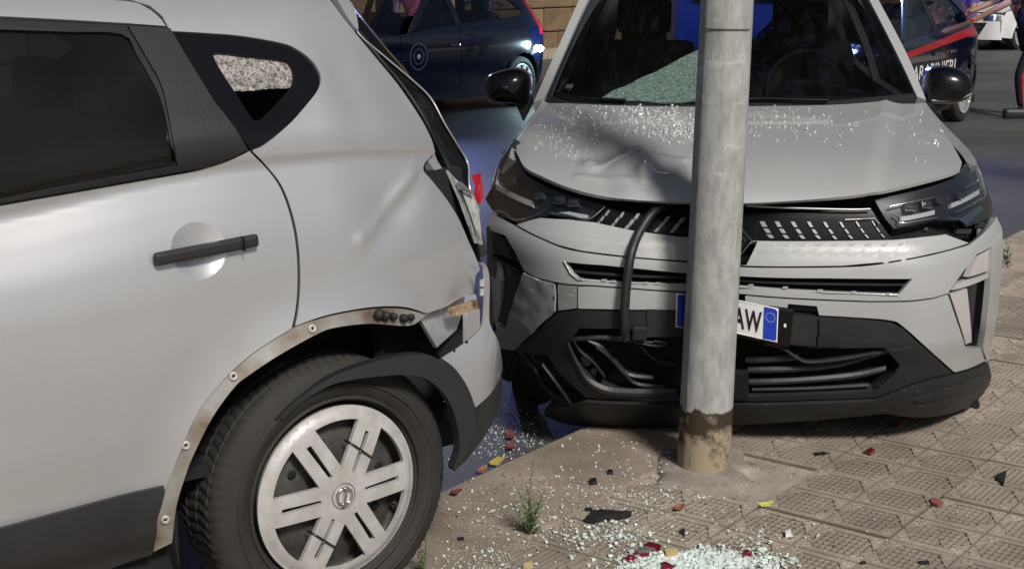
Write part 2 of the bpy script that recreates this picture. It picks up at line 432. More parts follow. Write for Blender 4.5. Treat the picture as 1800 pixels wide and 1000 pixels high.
M['tile'] = concrete('pavement_tile', (.235, .20, .162), (.39, .34, .28), (.15, .122, .094), low=(-.0040, -.0008))
M['kerbm'] = concrete('kerb_concrete', (.22, .18, .14), (.40, .34, .28), (.12, .095, .07), sc=4.)
M['mortar'] = concrete('mortar_patch', (.20, .175, .15), (.38, .335, .29), (.10, .085, .07), sc=9.)

mb = MB(); S_ = 150
mb.add([(-S_, -S_, ROAD_Z), (S_, -S_, ROAD_Z), (S_, S_, ROAD_Z), (-S_, S_, ROAD_Z)], [(0, 1, 2, 3)])
tag(mb.build('road', asphalt()), kind='structure')

# pavement: a bed slab under kerb stones and ribbed tiles, all laid along the kerb line
pave = empty('pavement', KO, KA); tag(pave, kind='structure')
mb = MB(); mb.box((12, -6.2, -.16), (60, 11.9, .29)); mb.build('bed', M['mortar'], pave)
KW = .44; TS = .413
sx0 = .21
# kerb stones
x = sx0 - .62 - 6*.92
mbs = []
for k in range(22):
    L_ = .92
    b_ = MB(); b_.bbox((0, 0, -.06), (L_-.006, KW-.004, .12), .008)
    if k == 0: kme = b_.mesh('kerb_stone'); kme.materials.append(M['kerbm'])
    o = link('kerb_stone', kme, None, pave, loc=(x+L_/2, -KW/2+random.uniform(-.004, .004), random.uniform(-.003, .003)), rot=(random.uniform(-.006, .006), random.uniform(-.004, .004), random.uniform(-.004, .004)))
    x += L_
# ribbed tile: four cells, each an elongated hexagon of ribs in a raised surround
def tile_mesh(name, dotted):
    b_ = MB(); t = TS/2-.003; z1 = 0.; z0 = -.004
    b_.box((0, 0, -.0165), (2*t, 2*t, .025))
    c = TS/4
    for i in (-1, 1):
        for j in (-1, 1):
            ox, oy = i*c, j*c; h = c-.004
            def P(q): return [(ox+a, oy+e) for a, e in q]
            # local a = along kerb (x), e = across (y); hexagon long axis lies across (y)
            for s in (-1, 1):
                b_.prism(P([(s*.004, h*-1), (s*h, -h), (s*h, h), (s*.004, h), (s*.0765, .054), (s*.0765, -.054)][::s]), z0, z1)
                for w in (-1, 1):   # cast rosettes in the four corners
                    cx, cy = s*(h-.026), w*(h-.024); r0, r1 = .009, .014
                    ring = []
                    n = 8
                    vs = []; fs = []
                    for q in range(n):
                        A_ = 2*math.pi*q/n
                        vs += [(ox+cx+r0*math.cos(A_), oy+cy+r0*math.sin(A_), z1+.0018), (ox+cx+r1*math.cos(A_), oy+cy+r1*math.sin(A_), z1+.0018), (ox+cx+(r1+.002)*math.cos(A_), oy+cy+(r1+.002)*math.sin(A_), z1-.0005), (ox+cx+(r0-.002)*math.cos(A_), oy+cy+(r0-.002)*math.sin(A_), z1-.0005)]
                    for q in range(n):
                        w_ = (q+1) % n
                        fs += [(q*4, w_*4, w_*4+1, q*4+1), (q*4+1, w_*4+1, w_*4+2, q*4+2), (q*4+3, w_*4+3, w_*4, q*4)]
                    b_.add(vs, fs)
            for k in range(10):      # ribs run along the kerb direction
                e = -.0855+k*.019; half = .0715 if abs(e) < .048 else .0765-1.61*(abs(e)-.054)-.0075
                if half < .012: continue
                if dotted:
                    nseg = 5; L_ = 2*half/nseg
                    b_.prism(P([(-half, e-.0065), (half, e-.0065), (half, e+.0065), (-half, e+.0065)]), z0, z1-.0022)
                    for q in range(nseg):
                        a = -half+L_*(q+.5)
                        b_.prism(P([(a-L_*.34, e-.0065), (a+L_*.34, e-.0065), (a+L_*.34, e+.0065), (a-L_*.34, e+.0065)]), z0, z1)
                else:
                    b_.prism(P([(-half, e-.0058), (half, e-.0058), (half, e+.0058), (-half, e+.0058)]), z0, z1)
    me = b_.mesh(name); me.materials.append(M['tile']); return me
t_rib = tile_mesh('tile', False); t_dot = tile_mesh('tile', True)
cnt = 0
POLE = gnd(1237, 835)+Vector((.01, .085, 0)); pl = GF.loc(POLE)
cells = []
for i in range(-5, 24):
    for j in range(0, 11):
        cx = sx0+(i+.5)*TS; cy = -KW-.002-(j+.5)*TS
        cells.append((math.hypot(cx-1.0, cy+1.6), cx, cy, i, j))
cells.sort()
for d, cx, cy, i, j in cells[:290]:
    dotted = random.random() < .16 or (i == 0 and j >= 1) or (i == -1 and j % 3 == 1) or (i < -1 and (i*3+j) % 4 == 0)
    if math.hypot(cx-pl.x, cy-pl.y) < .17: continue
    o = link('tile', t_dot if dotted else t_rib, None, pave, loc=(cx, cy, random.uniform(-.004, .002)),
             rot=(random.uniform(-.006, .006), random.uniform(-.006, .006), random.uniform(-.006, .006)))
# mortar collar where the pole was set
mb = MB(); n = 40; ring = []
for q in range(n):
    A_ = 2*math.pi*q/n; r = .19+.035*math.sin(2*A_+.6)+.06*mnoise.noise((math.cos(A_)*2, math.sin(A_)*2, .3))
    ring.append((pl.x+r*math.cos(A_)*1.1, pl.y+r*math.sin(A_)))
vs = [(pl.x, pl.y, .010)]; fs = []
for lv, (sc_, z) in enumerate(((.5, .008), (.8, .005), (1., .0006), (1.02, -.02))):
    vs += [(pl.x+(a-pl.x)*sc_, pl.y+(b-pl.y)*sc_, z+(.002*mnoise.noise((a*9, b*9, lv)) if lv < 3 else 0)) for a, b in ring]
fs += [(0, 1+q, 1+(q+1) % n) for q in range(n)]
for lv in range(3):
    o0 = 1+lv*n; o1 = o0+n
    fs += [(o0+q, o1+q, o1+(q+1) % n, o0+(q+1) % n) for q in range(n)]
mb.add(vs, fs, True); mb.build('mortar_patch', M['mortar'], pave)

# ================================================================== lamp post
def pole_mat():
    m, N, L, b = node_mat('galvanised_pole'); tc = N.new('ShaderNodeTexCoord')
    mp = N.new('ShaderNodeMapping'); mp.inputs['Scale'].default_value = (26, 26, 9); L.new(tc.outputs['Object'], mp.inputs[0])
    n1 = N.new('ShaderNodeTexNoise'); n1.inputs['Scale'].default_value = 1; n1.inputs['Detail'].default_value = 8; n1.inputs['Roughness'].default_value = .7; L.new(mp.outputs[0], n1.inputs['Vector'])
    n2 = N.new('ShaderNodeTexNoise'); n2.inputs['Scale'].default_value = 14; n2.inputs['Detail'].default_value = 6; L.new(tc.outputs['Object'], n2.inputs['Vector'])
    c1 = N.new('ShaderNodeValToRGB'); c1.color_ramp.elements[0].position = .36; c1.color_ramp.elements[1].position = .66
    c1.color_ramp.elements[0].color = (.235, .242, .236, 1); c1.color_ramp.elements[1].color = (.40, .408, .395, 1); L.new(n1.outputs['Fac'], c1.inputs[0])
    # old dirt at the foot, with a ragged upper edge
    sx = N.new('ShaderNodeSeparateXYZ'); L.new(tc.outputs['Object'], sx.inputs[0])
    ad = N.new('ShaderNodeMath'); ad.operation = 'MULTIPLY_ADD'; ad.inputs[1].default_value = .09; L.new(n2.outputs['Fac'], ad.inputs[0]); L.new(sx.outputs['Z'], ad.inputs[2])
    rz = N.new('ShaderNodeMapRange'); rz.inputs[1].default_value = .250; rz.inputs[2].default_value = .258; rz.inputs[3].default_value = 1; rz.inputs[4].default_value = 0; L.new(ad.outputs[0], rz.inputs[0])
    n3 = N.new('ShaderNodeTexNoise'); n3.inputs['Scale'].default_value = 13; n3.inputs['Detail'].default_value = 9; n3.inputs['Roughness'].default_value = .7; L.new(tc.outputs['Object'], n3.inputs['Vector'])
    rz2 = N.new('ShaderNodeMapRange'); rz2.inputs[1].default_value = .05; rz2.inputs[2].default_value = .21; rz2.inputs[3].default_value = -.14; rz2.inputs[4].default_value = .12; L.new(sx.outputs['Z'], rz2.inputs[0])
    ad3 = N.new('ShaderNodeMath'); ad3.operation = 'ADD'; L.new(n3.outputs['Fac'], ad3.inputs[0]); L.new(rz2.outputs[0], ad3.inputs[1])
    c3 = N.new('ShaderNodeValToRGB'); c3.color_ramp.elements[0].position = .40; c3.color_ramp.elements[1].position = .56
    c3.color_ramp.elements[0].color = (.30, .245, .17, 1); c3.color_ramp.elements[1].color = (.04, .03, .02, 1); L.new(ad3.outputs[0], c3.inputs[0])
    mx = N.new('ShaderNodeMix'); mx.data_type = 'RGBA'; L.new(rz.outputs[0], mx.inputs[0]); L.new(c1.outputs[0], mx.inputs[6]); L.new(c3.outputs[0], mx.inputs[7])
    # rub marks
    mp2 = N.new('ShaderNodeMapping'); mp2.inputs['Scale'].default_value = (8, 8, 30); L.new(tc.outputs['Object'], mp2.inputs[0])
    n4 = N.new('ShaderNodeTexNoise'); n4.inputs['Scale'].default_value = 1.; n4.inputs['Detail'].default_value = 5; L.new(mp2.outputs[0], n4.inputs['Vector'])
    r4 = N.new('ShaderNodeMapRange'); r4.inputs[1].default_value = .62; r4.inputs[2].default_value = .7; r4.inputs[4].default_value = .3; L.new(n4.outputs['Fac'], r4.inputs[0])
    m4 = N.new('ShaderNodeMix'); m4.data_type = 'RGBA'; L.new(r4.outputs[0], m4.inputs[0]); L.new(mx.outputs[2], m4.inputs[6]); m4.inputs[7].default_value = (.60, .60, .58, 1)
    gt = N.new('ShaderNodeMath'); gt.operation = 'GREATER_THAN'; gt.inputs[1].default_value = .75; L.new(sx.outputs['Z'], gt.inputs[0])
    mu = N.new('ShaderNodeMath'); mu.operation = 'MULTIPLY'; L.new(gt.outputs[0], mu.inputs[0]); L.new(r4.outputs[0], mu.inputs[1]); L.new(mu.outputs[0], m4.inputs[0])
    L.new(m4.outputs[2], b.inputs['Base Color'])
    b.inputs['Roughness'].default_value = .8; b.inputs['Specular IOR Level'].default_value = .25
    bp = N.new('ShaderNodeBump'); bp.inputs['Strength'].default_value = .35; bp.inputs['Distance'].default_value = .003; L.new(n1.outputs['Fac'], bp.inputs['Height']); L.new(bp.outputs[0], b.inputs['Normal'])
    return m
pole = empty('lamp_post', POLE, 0, 'round galvanised grey steel lamp post with brown dirt at its foot', 'lamp post')
mb = MB(); H_ = 7.0; n = 72; vs = []
def pole_ring(r, z):
    out = []
    for q in range(n):
        A_ = 2*math.pi*q/n
        # pressed flat with hard edges on its left-hand side
        lim = r*math.cos(R(15)); a0 = R(-163); c = math.cos(A_-a0)
        rr = r if c < math.cos(R(15)) else lim/c
        out.append((rr*math.cos(A_), rr*math.sin(A_), z))
    return out
lv = [0, .2, .202, .6, 1.2, 2, 3.5, H_]
for z in lv: vs += pole_ring(.0865-.0042*z, z)
mb.add(vs, [(i*n+q, i*n+(q+1) % n, (i+1)*n+(q+1) % n, (i+1)*n+q) for i in range(len(lv)-1) for q in range(n)], True)
o = mb.build('shaft', pole_mat(), pole); o.data.set_sharp_from_angle(angle=R(9))
mb = MB()
def band(z0, z1, r): mb.lathe([(r, z0), (r+.003, z0+.002), (r+.003, z1-.002), (r, z1)], 40, 'z')
mb.tube([(-.084*math.cos(q), -.084*math.sin(q), 1.415) for q in [R(20+i*10) for i in range(13)]], .0022, 6)
mb.build('tie_wire', mat('weathered_wire', (.12, .12, .11), .6), pole)
# arm and lantern high above the frame
mb = MB(); mb.tube([(0, 0, H_-.1), (.1, -.1, H_+.15), (.5, -.6, H_+.35), (.8, -1.0, H_+.38)], [.05, .045, .04, .035], 12); mb.build('arm', M['steel'], pole)
mb = MB(); mb.bbox((1.0, -1.25, H_+.36), (.3, .6, .12), .03, Matrix.Rotation(R(-39), 3, 'Z')); mb.build('lantern', mat('lantern_grey', (.3, .3, .3), .4), pole)
pole.rotation_euler = (0, R(1.1), 0)
pole['label'] = 'grey steel lamp post standing in front of the crashed crossover, brown dirt at its foot'
# ================================================================== silver SUV on the left (rear quarter towards us)
SA = R(38); SO = Vector((-.4256, 3.304, 0)); SF = Frame(SO, SA)      # local x = rearwards, y = into the car, z = up
suv = empty('silver_suv', SO, SA, 'silver five door SUV at the left with crushed tail and bare wheel arch', 'car')
WC = .336                                                             # hub height
_prof = tab([.10, .22, .35, .50, .62, .75, .86, .96, 1.05, 1.10, 1.116, 1.124, 1.150, 1.185, 1.30, 1.42, 1.50, 1.555, 1.59, 1.61],
            [-.075, -.04, -.012, .016, .029, .033, .028, .012, -.018, -.039, -.0455, -.0462, -.0415, -.044, -.100, -.168, -.220, -.285, -.37, -.48], 1400)
_crz = tab([-2.6, -1.2, -.77, -.45, -.19, .05, .28, .6], [1.00, 1.075, 1.097, 1.135, 1.152, 1.150, 1.132, 1.11])
def suv_s(x, z):
    w = sstep(.82, 1.06, z)*(1-sstep(1.2, 1.5, z))
    s = _prof(z - w*(_crz(x)-1.122))
    if x > 0: s -= (.42+.25*sstep(1.0, 1.4, z))*x*x + .5*max(0, x-.33)**2
    if x < -1.6: s -= .05*(x+1.6)**2
    r = math.hypot(x, z-WC)
    if r < .58: t = (.58-r)/.15; s += .026*min(1.4, t)**2
    # crash damage: long soft dents behind the rear door
    s -= .014*math.exp(-((x-.17)/.07)**2-((z-1.02)/.06)**2)*(1 if x > 0 else 1)
    s += .007*math.exp(-((x-.30)/.05)**2-((z-1.06)/.05)**2)
    s -= .012*math.exp(-((x-.40)/.05)**2-((z-.74)/.06)**2)
    s -= .006*math.exp(-((x+.06)/.10)**2-((z-1.28)/.05)**2)
    s -= .005*math.exp(-((x-.12)/.05)**2-((z-1.30)/.12)**2)
    if x > -.06 and z > .8:
        # buckled ridge running forward from the torn corner
        t = (x-.28)*-.83+(z-1.10)*-.56; d = (x-.28)*.56-(z-1.10)*.83
        s += .0075*math.exp(-(d/.016)**2)*sstep(.34, .02, t)*sstep(-.05, .02, t) - .006*math.exp(-((d-.035)/.03)**2)*sstep(.36, .02, t)*sstep(-.05, .02, t)
        s += .004*math.exp(-((x-.075)/.02)**2-((z-.965)/.02)**2)
    s += .0006*mnoise.noise((x*4, z*4, 1.7))*sstep(-.5, .0, x)
    return s
SS = Surf(SF, 1, lambda x, z: -suv_s(x, z), -1, 1.5, 9.)
SSf = Surf(SF, 1, lambda x, z: 1.62+suv_s(x, z), 1, 1.5, 9.)          # the far side of the same car

# door handle bowl pressed into the rear door
HB = SS.hit(350, 441)
def door_s(x, z):
    d = math.hypot((x-HB[0])/.066, (z-HB[1])/.062)
    return -(suv_s(x, z) - (.013*(1-d*d) if d < 1 else 0))
SD = Surf(SF, 1, door_s, -1, 1.5, 9.)
bowl = [(HB[0]+.066*math.cos(R(q)), HB[1]+.062*math.sin(R(q))) for q in range(0, 360, 8)]
shut_l = cr([(440, 268), (463, 291), (490, 326), (509, 375), (520, 430), (523, 490), (520, 540), (513, 576)])
shut_r = cr([(446, 268), (468, 291), (495, 326), (514, 375), (525, 430), (528, 490), (525, 540), (519, 573)])
arch_o = cr([(513, 577), (470, 603), (430, 632), (390, 670), (346, 727), (318, 790), (300, 835), (290, 862)])
belt = cr([(440, 266), (400, 284), (348, 300), (322, 306)], 4)
door = panel('rear_door', SS, shut_l+arch_o[1:]+[(287, 852), (0, 928), (-250, 994)]+[(-250, 406), (0, 363)]+belt[::-1], M['silver'], suv, holes=[bowl], px_holes=False, res=.011, thick=.014)
panel('handle_bowl', SD, bowl, M['silver'], door, px=False, res=.007, thick=.006)
panel('front_door', SS, [(-258, 996), (-258, 407), (-900, 520), (-900, 1165)], M['silver'], suv, res=.04, thick=.014)
# upper door frame and black window surround
panel('door_frame', SS, cr([(290, 48), (279, 33), (258, 17), (224, 5), (120, 1), (0, -4), (-250, -14)], 4)+[(-250, 18), (0, 31), (120, 37), (222, 43)], M['silver'], suv, off=.004, thick=.014)
gl = cr([(0, 51), (120, 55), (216, 59), (240, 93), (262, 131), (282, 170), (294, 215), (301, 255), (306, 291), (200, 310), (91, 331), (0, 350)], 3)
gl = [(-252, 42)]+gl+[(-252, 393)]
panel('window_surround', SS, [(-254, 19), (0, 32), (222, 43.5), (300, 50)]+[(327, 99), (375, 177), (438, 265)]+cr([(436, 266), (400, 282), (348, 298), (322, 303)], 3)[1:]+[(0, 361), (-254, 405)],
      mat('black_window_trim', (.008, .008, .009), .42, var=.3, vscale=9, bump=.1, bscale=90), suv, holes=[gl[1:-1]+[(-240, 391), (-240, 43)]], off=-.003, thick=.012)
# raised C-pillar applique over the surround
panel('pillar_trim', SS, cr([(224, 47), (262, 112), (283, 152), (297, 212), (310, 288)], 4)+[(322, 300)]+cr([(348, 296), (400, 280), (434, 263)], 3)+[(375, 180), (327, 102), (298, 52)],
      mat('black_pillar_plastic', (.0105, .0105, .011), .5, var=.25, vscale=12, bump=.12, bscale=140), suv, off=.005, thick=.008)
panel('glass', SS, [(-245, 44), (0, 49), (218, 57), (242, 92), (264, 130), (284, 170), (296, 215), (303, 255), (308, 293), (91, 333), (0, 352), (-245, 393)], M['tint'], suv, off=-.010, thick=.004)
panel('window_seal', SS, [(-250, 391), (0, 349), (91, 330), (308, 291), (324, 290), (324, 300), (0, 357), (-250, 402)], mat('seal_rubber', (.012, .012, .013), .4), suv, off=.004, thick=.008)
panel('front_glass', SS, [(-262, 45), (-262, 394), (-760, 480), (-700, 120)], M['tint'], suv, off=-.010, thick=.004, res=.05)
# quarter panel with the corner window cut out; its rear edge is torn open by the crash
qwin = [(299, 55)]+cr([(340, 57), (420, 63), (495, 76), (522, 87), (543, 102), (558, 120), (564, 139), (558, 160), (536, 188), (510, 217), (468, 253), (443, 265)], 4)+[(376, 178), (328, 100)]
rear_edge = cr([(578, -3), (600, 28), (626, 60), (662, 104), (700, 150), (738, 206), (758, 244), (765, 268)], 4)
torn = cr([(757, 275), (746, 288), (745, 301), (757, 315), (784, 349), (806, 384), (822, 420), (837, 454), (844, 474)], 4)
quarter = panel('quarter_panel', SS, [(297, 51), (286, 30), (264, 11), (228, 0), (120, -5), (0, -10), (-250, -20), (-250, -60), (0, -58), (300, -50), (500, -34)]+rear_edge+torn+[(836, 484), (833, 513), (790, 536), (752, 550)]
      + cr([(748, 550), (720, 541), (690, 538), (650, 540), (600, 548), (560, 558), (521, 572)], 4)+shut_r[::-1], M['silver'], suv, holes=[[(q[0], q[1]) for q in qwin]], res=.011, thick=.010)
qg = cr([(377, 97), (386, 92), (440, 98), (497, 105), (510, 112), (517, 128), (515, 146), (503, 164), (462, 206), (453, 210), (444, 206), (420, 168), (392, 126)], 3, True)
qs = panel('corner_window', SS, qwin, M['gloss'], suv, holes=[qg], off=-.006, thick=.010)
# the pane: bright view in the glass painted as whitish speckle, clear at the bottom
def crazed_or_lit(name, clear_tint, white, scale, split=None, green=(.62, .66, .62)):
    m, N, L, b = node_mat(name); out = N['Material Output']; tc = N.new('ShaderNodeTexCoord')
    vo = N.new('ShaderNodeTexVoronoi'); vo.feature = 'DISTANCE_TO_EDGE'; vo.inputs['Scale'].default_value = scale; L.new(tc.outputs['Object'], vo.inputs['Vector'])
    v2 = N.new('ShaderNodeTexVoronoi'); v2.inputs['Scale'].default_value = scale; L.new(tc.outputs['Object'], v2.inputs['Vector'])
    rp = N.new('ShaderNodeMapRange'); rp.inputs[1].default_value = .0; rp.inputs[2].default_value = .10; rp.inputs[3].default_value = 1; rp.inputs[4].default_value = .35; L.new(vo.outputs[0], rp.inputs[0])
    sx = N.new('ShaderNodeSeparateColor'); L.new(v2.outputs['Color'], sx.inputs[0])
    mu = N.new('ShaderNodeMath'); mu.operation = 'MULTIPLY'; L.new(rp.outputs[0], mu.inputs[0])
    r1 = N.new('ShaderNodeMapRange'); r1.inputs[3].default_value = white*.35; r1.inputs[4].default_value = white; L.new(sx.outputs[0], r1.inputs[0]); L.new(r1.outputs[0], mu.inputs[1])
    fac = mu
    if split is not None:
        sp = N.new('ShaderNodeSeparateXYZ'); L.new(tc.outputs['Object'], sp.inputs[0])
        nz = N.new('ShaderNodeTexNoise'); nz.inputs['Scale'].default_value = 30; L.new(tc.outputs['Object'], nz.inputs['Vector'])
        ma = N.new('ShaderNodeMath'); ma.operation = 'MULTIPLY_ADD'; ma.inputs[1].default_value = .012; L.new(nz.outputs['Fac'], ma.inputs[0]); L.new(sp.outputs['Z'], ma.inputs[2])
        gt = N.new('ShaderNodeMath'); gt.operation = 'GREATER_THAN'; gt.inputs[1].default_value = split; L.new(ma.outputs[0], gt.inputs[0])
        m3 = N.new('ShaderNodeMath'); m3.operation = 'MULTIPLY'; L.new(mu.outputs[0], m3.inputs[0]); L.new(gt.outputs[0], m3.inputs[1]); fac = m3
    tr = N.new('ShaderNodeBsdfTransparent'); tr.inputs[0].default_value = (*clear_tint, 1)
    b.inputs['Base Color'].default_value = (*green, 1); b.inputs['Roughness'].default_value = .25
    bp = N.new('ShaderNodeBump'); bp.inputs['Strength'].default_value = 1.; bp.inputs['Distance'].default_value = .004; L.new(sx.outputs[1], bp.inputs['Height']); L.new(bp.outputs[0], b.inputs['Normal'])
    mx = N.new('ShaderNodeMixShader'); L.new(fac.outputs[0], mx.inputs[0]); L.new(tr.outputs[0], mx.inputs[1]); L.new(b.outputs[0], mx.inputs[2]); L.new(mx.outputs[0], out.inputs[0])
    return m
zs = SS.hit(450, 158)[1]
panel('pane', SS, qg, crazed_or_lit('bright_view_pane', (.35, .37, .36), 1.0, 95, split=zs+.004, green=(.70, .66, .62)), qs, off=-.012, thick=.004)
# roof and spoiler
roof_s = Surf(SF, 2, lambda x, y: 1.60+.035*(1-((y-.81)/.62)**2)-.03*max(0, x+.4)**2-.035*max(0, -x-1.2)**2, 1, 1.5, 9.)
panel('roof', roof_s, [(-2.2, .30), (-1, .26), (0.0, .28), (.10, .40), (.12, 1.22), (0.0, 1.34), (-1, 1.36), (-2.2, 1.32)], M['silver'], suv, px=False, res=.06, thick=.03)
# tailgate: a slab across the car, hinged at the roof, left edge bent away from the body
te = [SS.hit(*p) for p in cr([(586, -20), (612, 22), (630, 60), (672, 97), (724, 141), (757, 173), (781, 217), (805, 257), (823, 289), (825, 328), (834, 352), (843, 372)], 3)]
mb = MB(); vs = []; ny = 14
for a, z in te:
    s = -suv_s(a, z)
    for j in range(ny+1):
        y = s+.012+(1.62-2*s-.024)*j/ny; e = 2*abs(j/ny-.5)
        vs.append((a+.006+.10*(1-e**2.4)+.0, y, z-.01*(1-e)))
nv = len(vs)
vs2 = [(x-.045, y, z-.006) for x, y, z in vs]
m_ = ny+1; fs = [(i*m_+j, i*m_+j+1, (i+1)*m_+j+1, (i+1)*m_+j) for i in range(len(te)-1) for j in range(ny)]
mb.add(vs, fs, True); mb.cm = 1; mb.add(vs2, [f[::-1] for f in fs], True); mb.add(vs+vs2, [(i*m_, (i+1)*m_, nv+(i+1)*m_, nv+i*m_) for i in range(len(te)-1)], False)
tg = mb.build('tailgate', M['silver'], suv); tg.data.materials.append(M['gloss']); tg.data.set_sharp_from_angle(angle=R(40))
# thin bright lip of the bent tailgate skin
mb = MB(); mb.tube([(a+.004, -suv_s(a, z)+.006, z) for a, z in te[3:]], .0028, 6); mb.build('skin_edge', M['silver'], tg)
# dark opened door jamb between quarter panel and tailgate
jam = [SS.hit(*p) for p in cr([(578, -3), (600, 30), (626, 62), (662, 106), (700, 150), (738, 206), (760, 250), (790, 310), (815, 370), (836, 440), (842, 470)], 3)]
mb = MB(); vs = []
for i, (a, z) in enumerate(jam):
    s = -suv_s(a, z)
    for q, (dx, dy) in enumerate(((-.004, .012), (.018, .022), (.03, .012), (.045, .03), (.075, .045), (.11, .10))): vs.append((a+dx, s+dy+.02, z+.004*q))
k_ = 6; mb.add(vs, [(i*k_+j, i*k_+j+1, (i+1)*k_+j+1, (i+1)*k_+j) for i in range(len(jam)-1) for j in range(k_-1)], False)
mb.build('door_jamb', M['gloss'], suv)
mb = MB(); mb.tube([Vector((a+.020, -suv_s(a, z)+.016, z)) for a, z in jam[3:-4]], [.006]*(len(jam)-7), 8); mb.build('rubber_seal', M['blackpl'], suv)
panel('spoiler', SS, cr([(584, -14), (600, -8), (614, 4), (624, 24), (628, 54), (618, 44), (604, 24)], 3, True), M['silver'], suv, off=.004, thick=.05)
# torn pillar flange and what is left of the tail lamp
panel('pillar_flange', SS, [(752, 236), (762, 250), (786, 296), (799, 314), (812, 328), (794, 318), (770, 296), (758, 280), (748, 262)], M['silver'], suv, off=-.012, thick=.02)
def px_sheet(name, pts, depth, m, parent, thick=.006, S=SS):
    """a small bent sheet: traced outline, each corner at its own distance outside (+) or inside (-) the body skin"""
    vs = []
    for (u, v), d in zip(pts, depth):
        a, z = S.hit(u, v); p = S.pt(a, z); q = SF.loc(CAMP); dirv = (q-p).normalized(); vs.append(p+dirv*d)
    n = len(vs); c = sum(vs, Vector())/n; nr = sum(((vs[i]-c).cross(vs[(i+1) % n]-c) for i in range(n)), Vector()).normalized()
    b_ = MB(); bk = [p-nr*thick for p in vs]
    b_.add([c]+vs+[c-nr*thick]+bk, [(0, 1+i, 1+(i+1) % n) for i in range(n)]+[(n+1, n+2+(i+1) % n, n+2+i) for i in range(n)]+[(1+i, n+2+i, n+2+(i+1) % n, 1+(i+1) % n) for i in range(n)])
    return b_.build(name, m, parent)
tl = px_sheet('tail_lamp', [(783, 300), (798, 316), (826, 342), (838, 372), (842, 402), (845, 432), (834, 428), (822, 396), (806, 352)], [.0, .0, -.02, -.02, -.03, -.03, 0, .0, .0], mat('cracked_lamp_lens', (.42, .44, .42), .12, coat=1., var=.4, vscale=30, bump=.6, bscale=40), suv)
px_sheet('red_lens', [(829, 309), (838, 307), (842, 328), (843, 350), (838, 360), (832, 346), (835, 328)], [-.03]*7, M['red'], tl, .012)
px_sheet('chrome_bezel', [(801, 322), (808, 320), (830, 340), (832, 345), (822, 341), (806, 333)], [.012]*6, M['chrome'], tl, .004)
mb = MB(); mb.tube([SS.pt(*SS.hit(783, 292), .01), SS.pt(*SS.hit(788, 302), .004), SS.pt(*SS.hit(800, 330), .006), SS.pt(*SS.hit(822, 392), .004), SS.pt(*SS.hit(830, 425), .0)], .004, 6); mb.build('lamp_edge', M['clear'], tl)
# wheel arch: bare galvanised flange with bolt holes where the plastic trim was torn off
fl_o = cr([(752, 553), (720, 544), (690, 541), (650, 543), (600, 551), (560, 561), (514, 577), (452, 617), (390, 671), (346, 729), (318, 791), (291, 866), (278, 914), (271, 972)], 4)
fl_i = cr([(303, 956), (306, 928), (311, 890), (324, 846), (340, 803), (375, 733), (414, 680), (438, 660), (490, 625), (558, 587), (592, 575), (653, 568), (721, 572), (746, 560)], 4)
fm, N_, L_, b_ = node_mat('bare_flange_metal')
tcn = N_.new('ShaderNodeTexCoord'); nzn = N_.new('ShaderNodeTexNoise'); nzn.inputs['Scale'].default_value = 9; nzn.inputs['Detail'].default_value = 7; L_.new(tcn.outputs['Object'], nzn.inputs['Vector'])
crn = N_.new('ShaderNodeValToRGB'); e = crn.color_ramp.elements; e[0].position = .30; e[0].color = (.12, .07, .04, 1); e[1].position = .58; e[1].color = (.44, .44, .43, 1)
e2 = crn.color_ramp.elements.new(.40); e2.color = (.28, .23, .18, 1); L_.new(nzn.outputs['Fac'], crn.inputs[0]); L_.new(crn.outputs[0], b_.inputs['Base Color'])
b_.inputs['Roughness'].default_value = .38; b_.inputs['Metallic'].default_value = .6
flange = panel('arch_flange', SS, fl_o+fl_i, fm, suv, off=-.006, thick=.004, res=.015)
mb = MB()
for (u, v) in ((550, 577), (411, 661), (327, 783), (291, 914)):
    a, z = SS.hit(u, v); p = SS.pt(a, z, -.004); nn = SS.nrm(a, z)
    b_ = MB(); b_.lathe([(.0035, .001), (.004, .004), (.010, .004), (.011, 0)], 14, 'z'); b_.cm = 1; b_.lathe([(.0001, .0015), (.0036, .0015)], 14, 'z')
    me = b_.mesh('bolt_washer'); me.materials.append(M['cap']); me.materials.append(M['void'])
    q = Vector((0, 0, 1)).rotation_difference(nn)
    o = link('bolt_washer', me, None, suv, loc=p); o.rotation_euler = q.to_euler()
mb = MB()
for (u, v, r) in ((664, 553, .014), (676, 556, .012), (690, 557, .010), (708, 560, .012), (720, 558, .010)):
    c = SS.pt(*SS.hit(u, v), .004); bm = bmesh.new(); bmesh.ops.create_icosphere(bm, subdivisions=2, radius=r)
    mb.add([v_.co*(1+.35*mnoise.noise(v_.co*70+c*9))+c for v_ in bm.verts], [[q.index for q in f.verts] for f in bm.faces], True); bm.free()
mb.build('torn_trim_remnant', M['blackpl'], suv)
# lower black cladding of the doors
cl = Surf(SF, 1, lambda x, z: -(suv_s(x, z)+.012*sstep(.52, .40, z)-.02*sstep(.36, .30, z)+.006), -1, 1.5, 9.)
panel('sill_cladding', cl, [(-250, 996), (0, 930), (287, 855), (290, 866), (276, 914), (268, 974), (189, 1001), (-250, 1130)], M['greypl'], suv, thick=.02)
panel('front_sill_cladding', cl, [(-258, 1000), (-258, 1135), (-900, 1330), (-900, 1170)], M['greypl'], suv, thick=.02, res=.05)
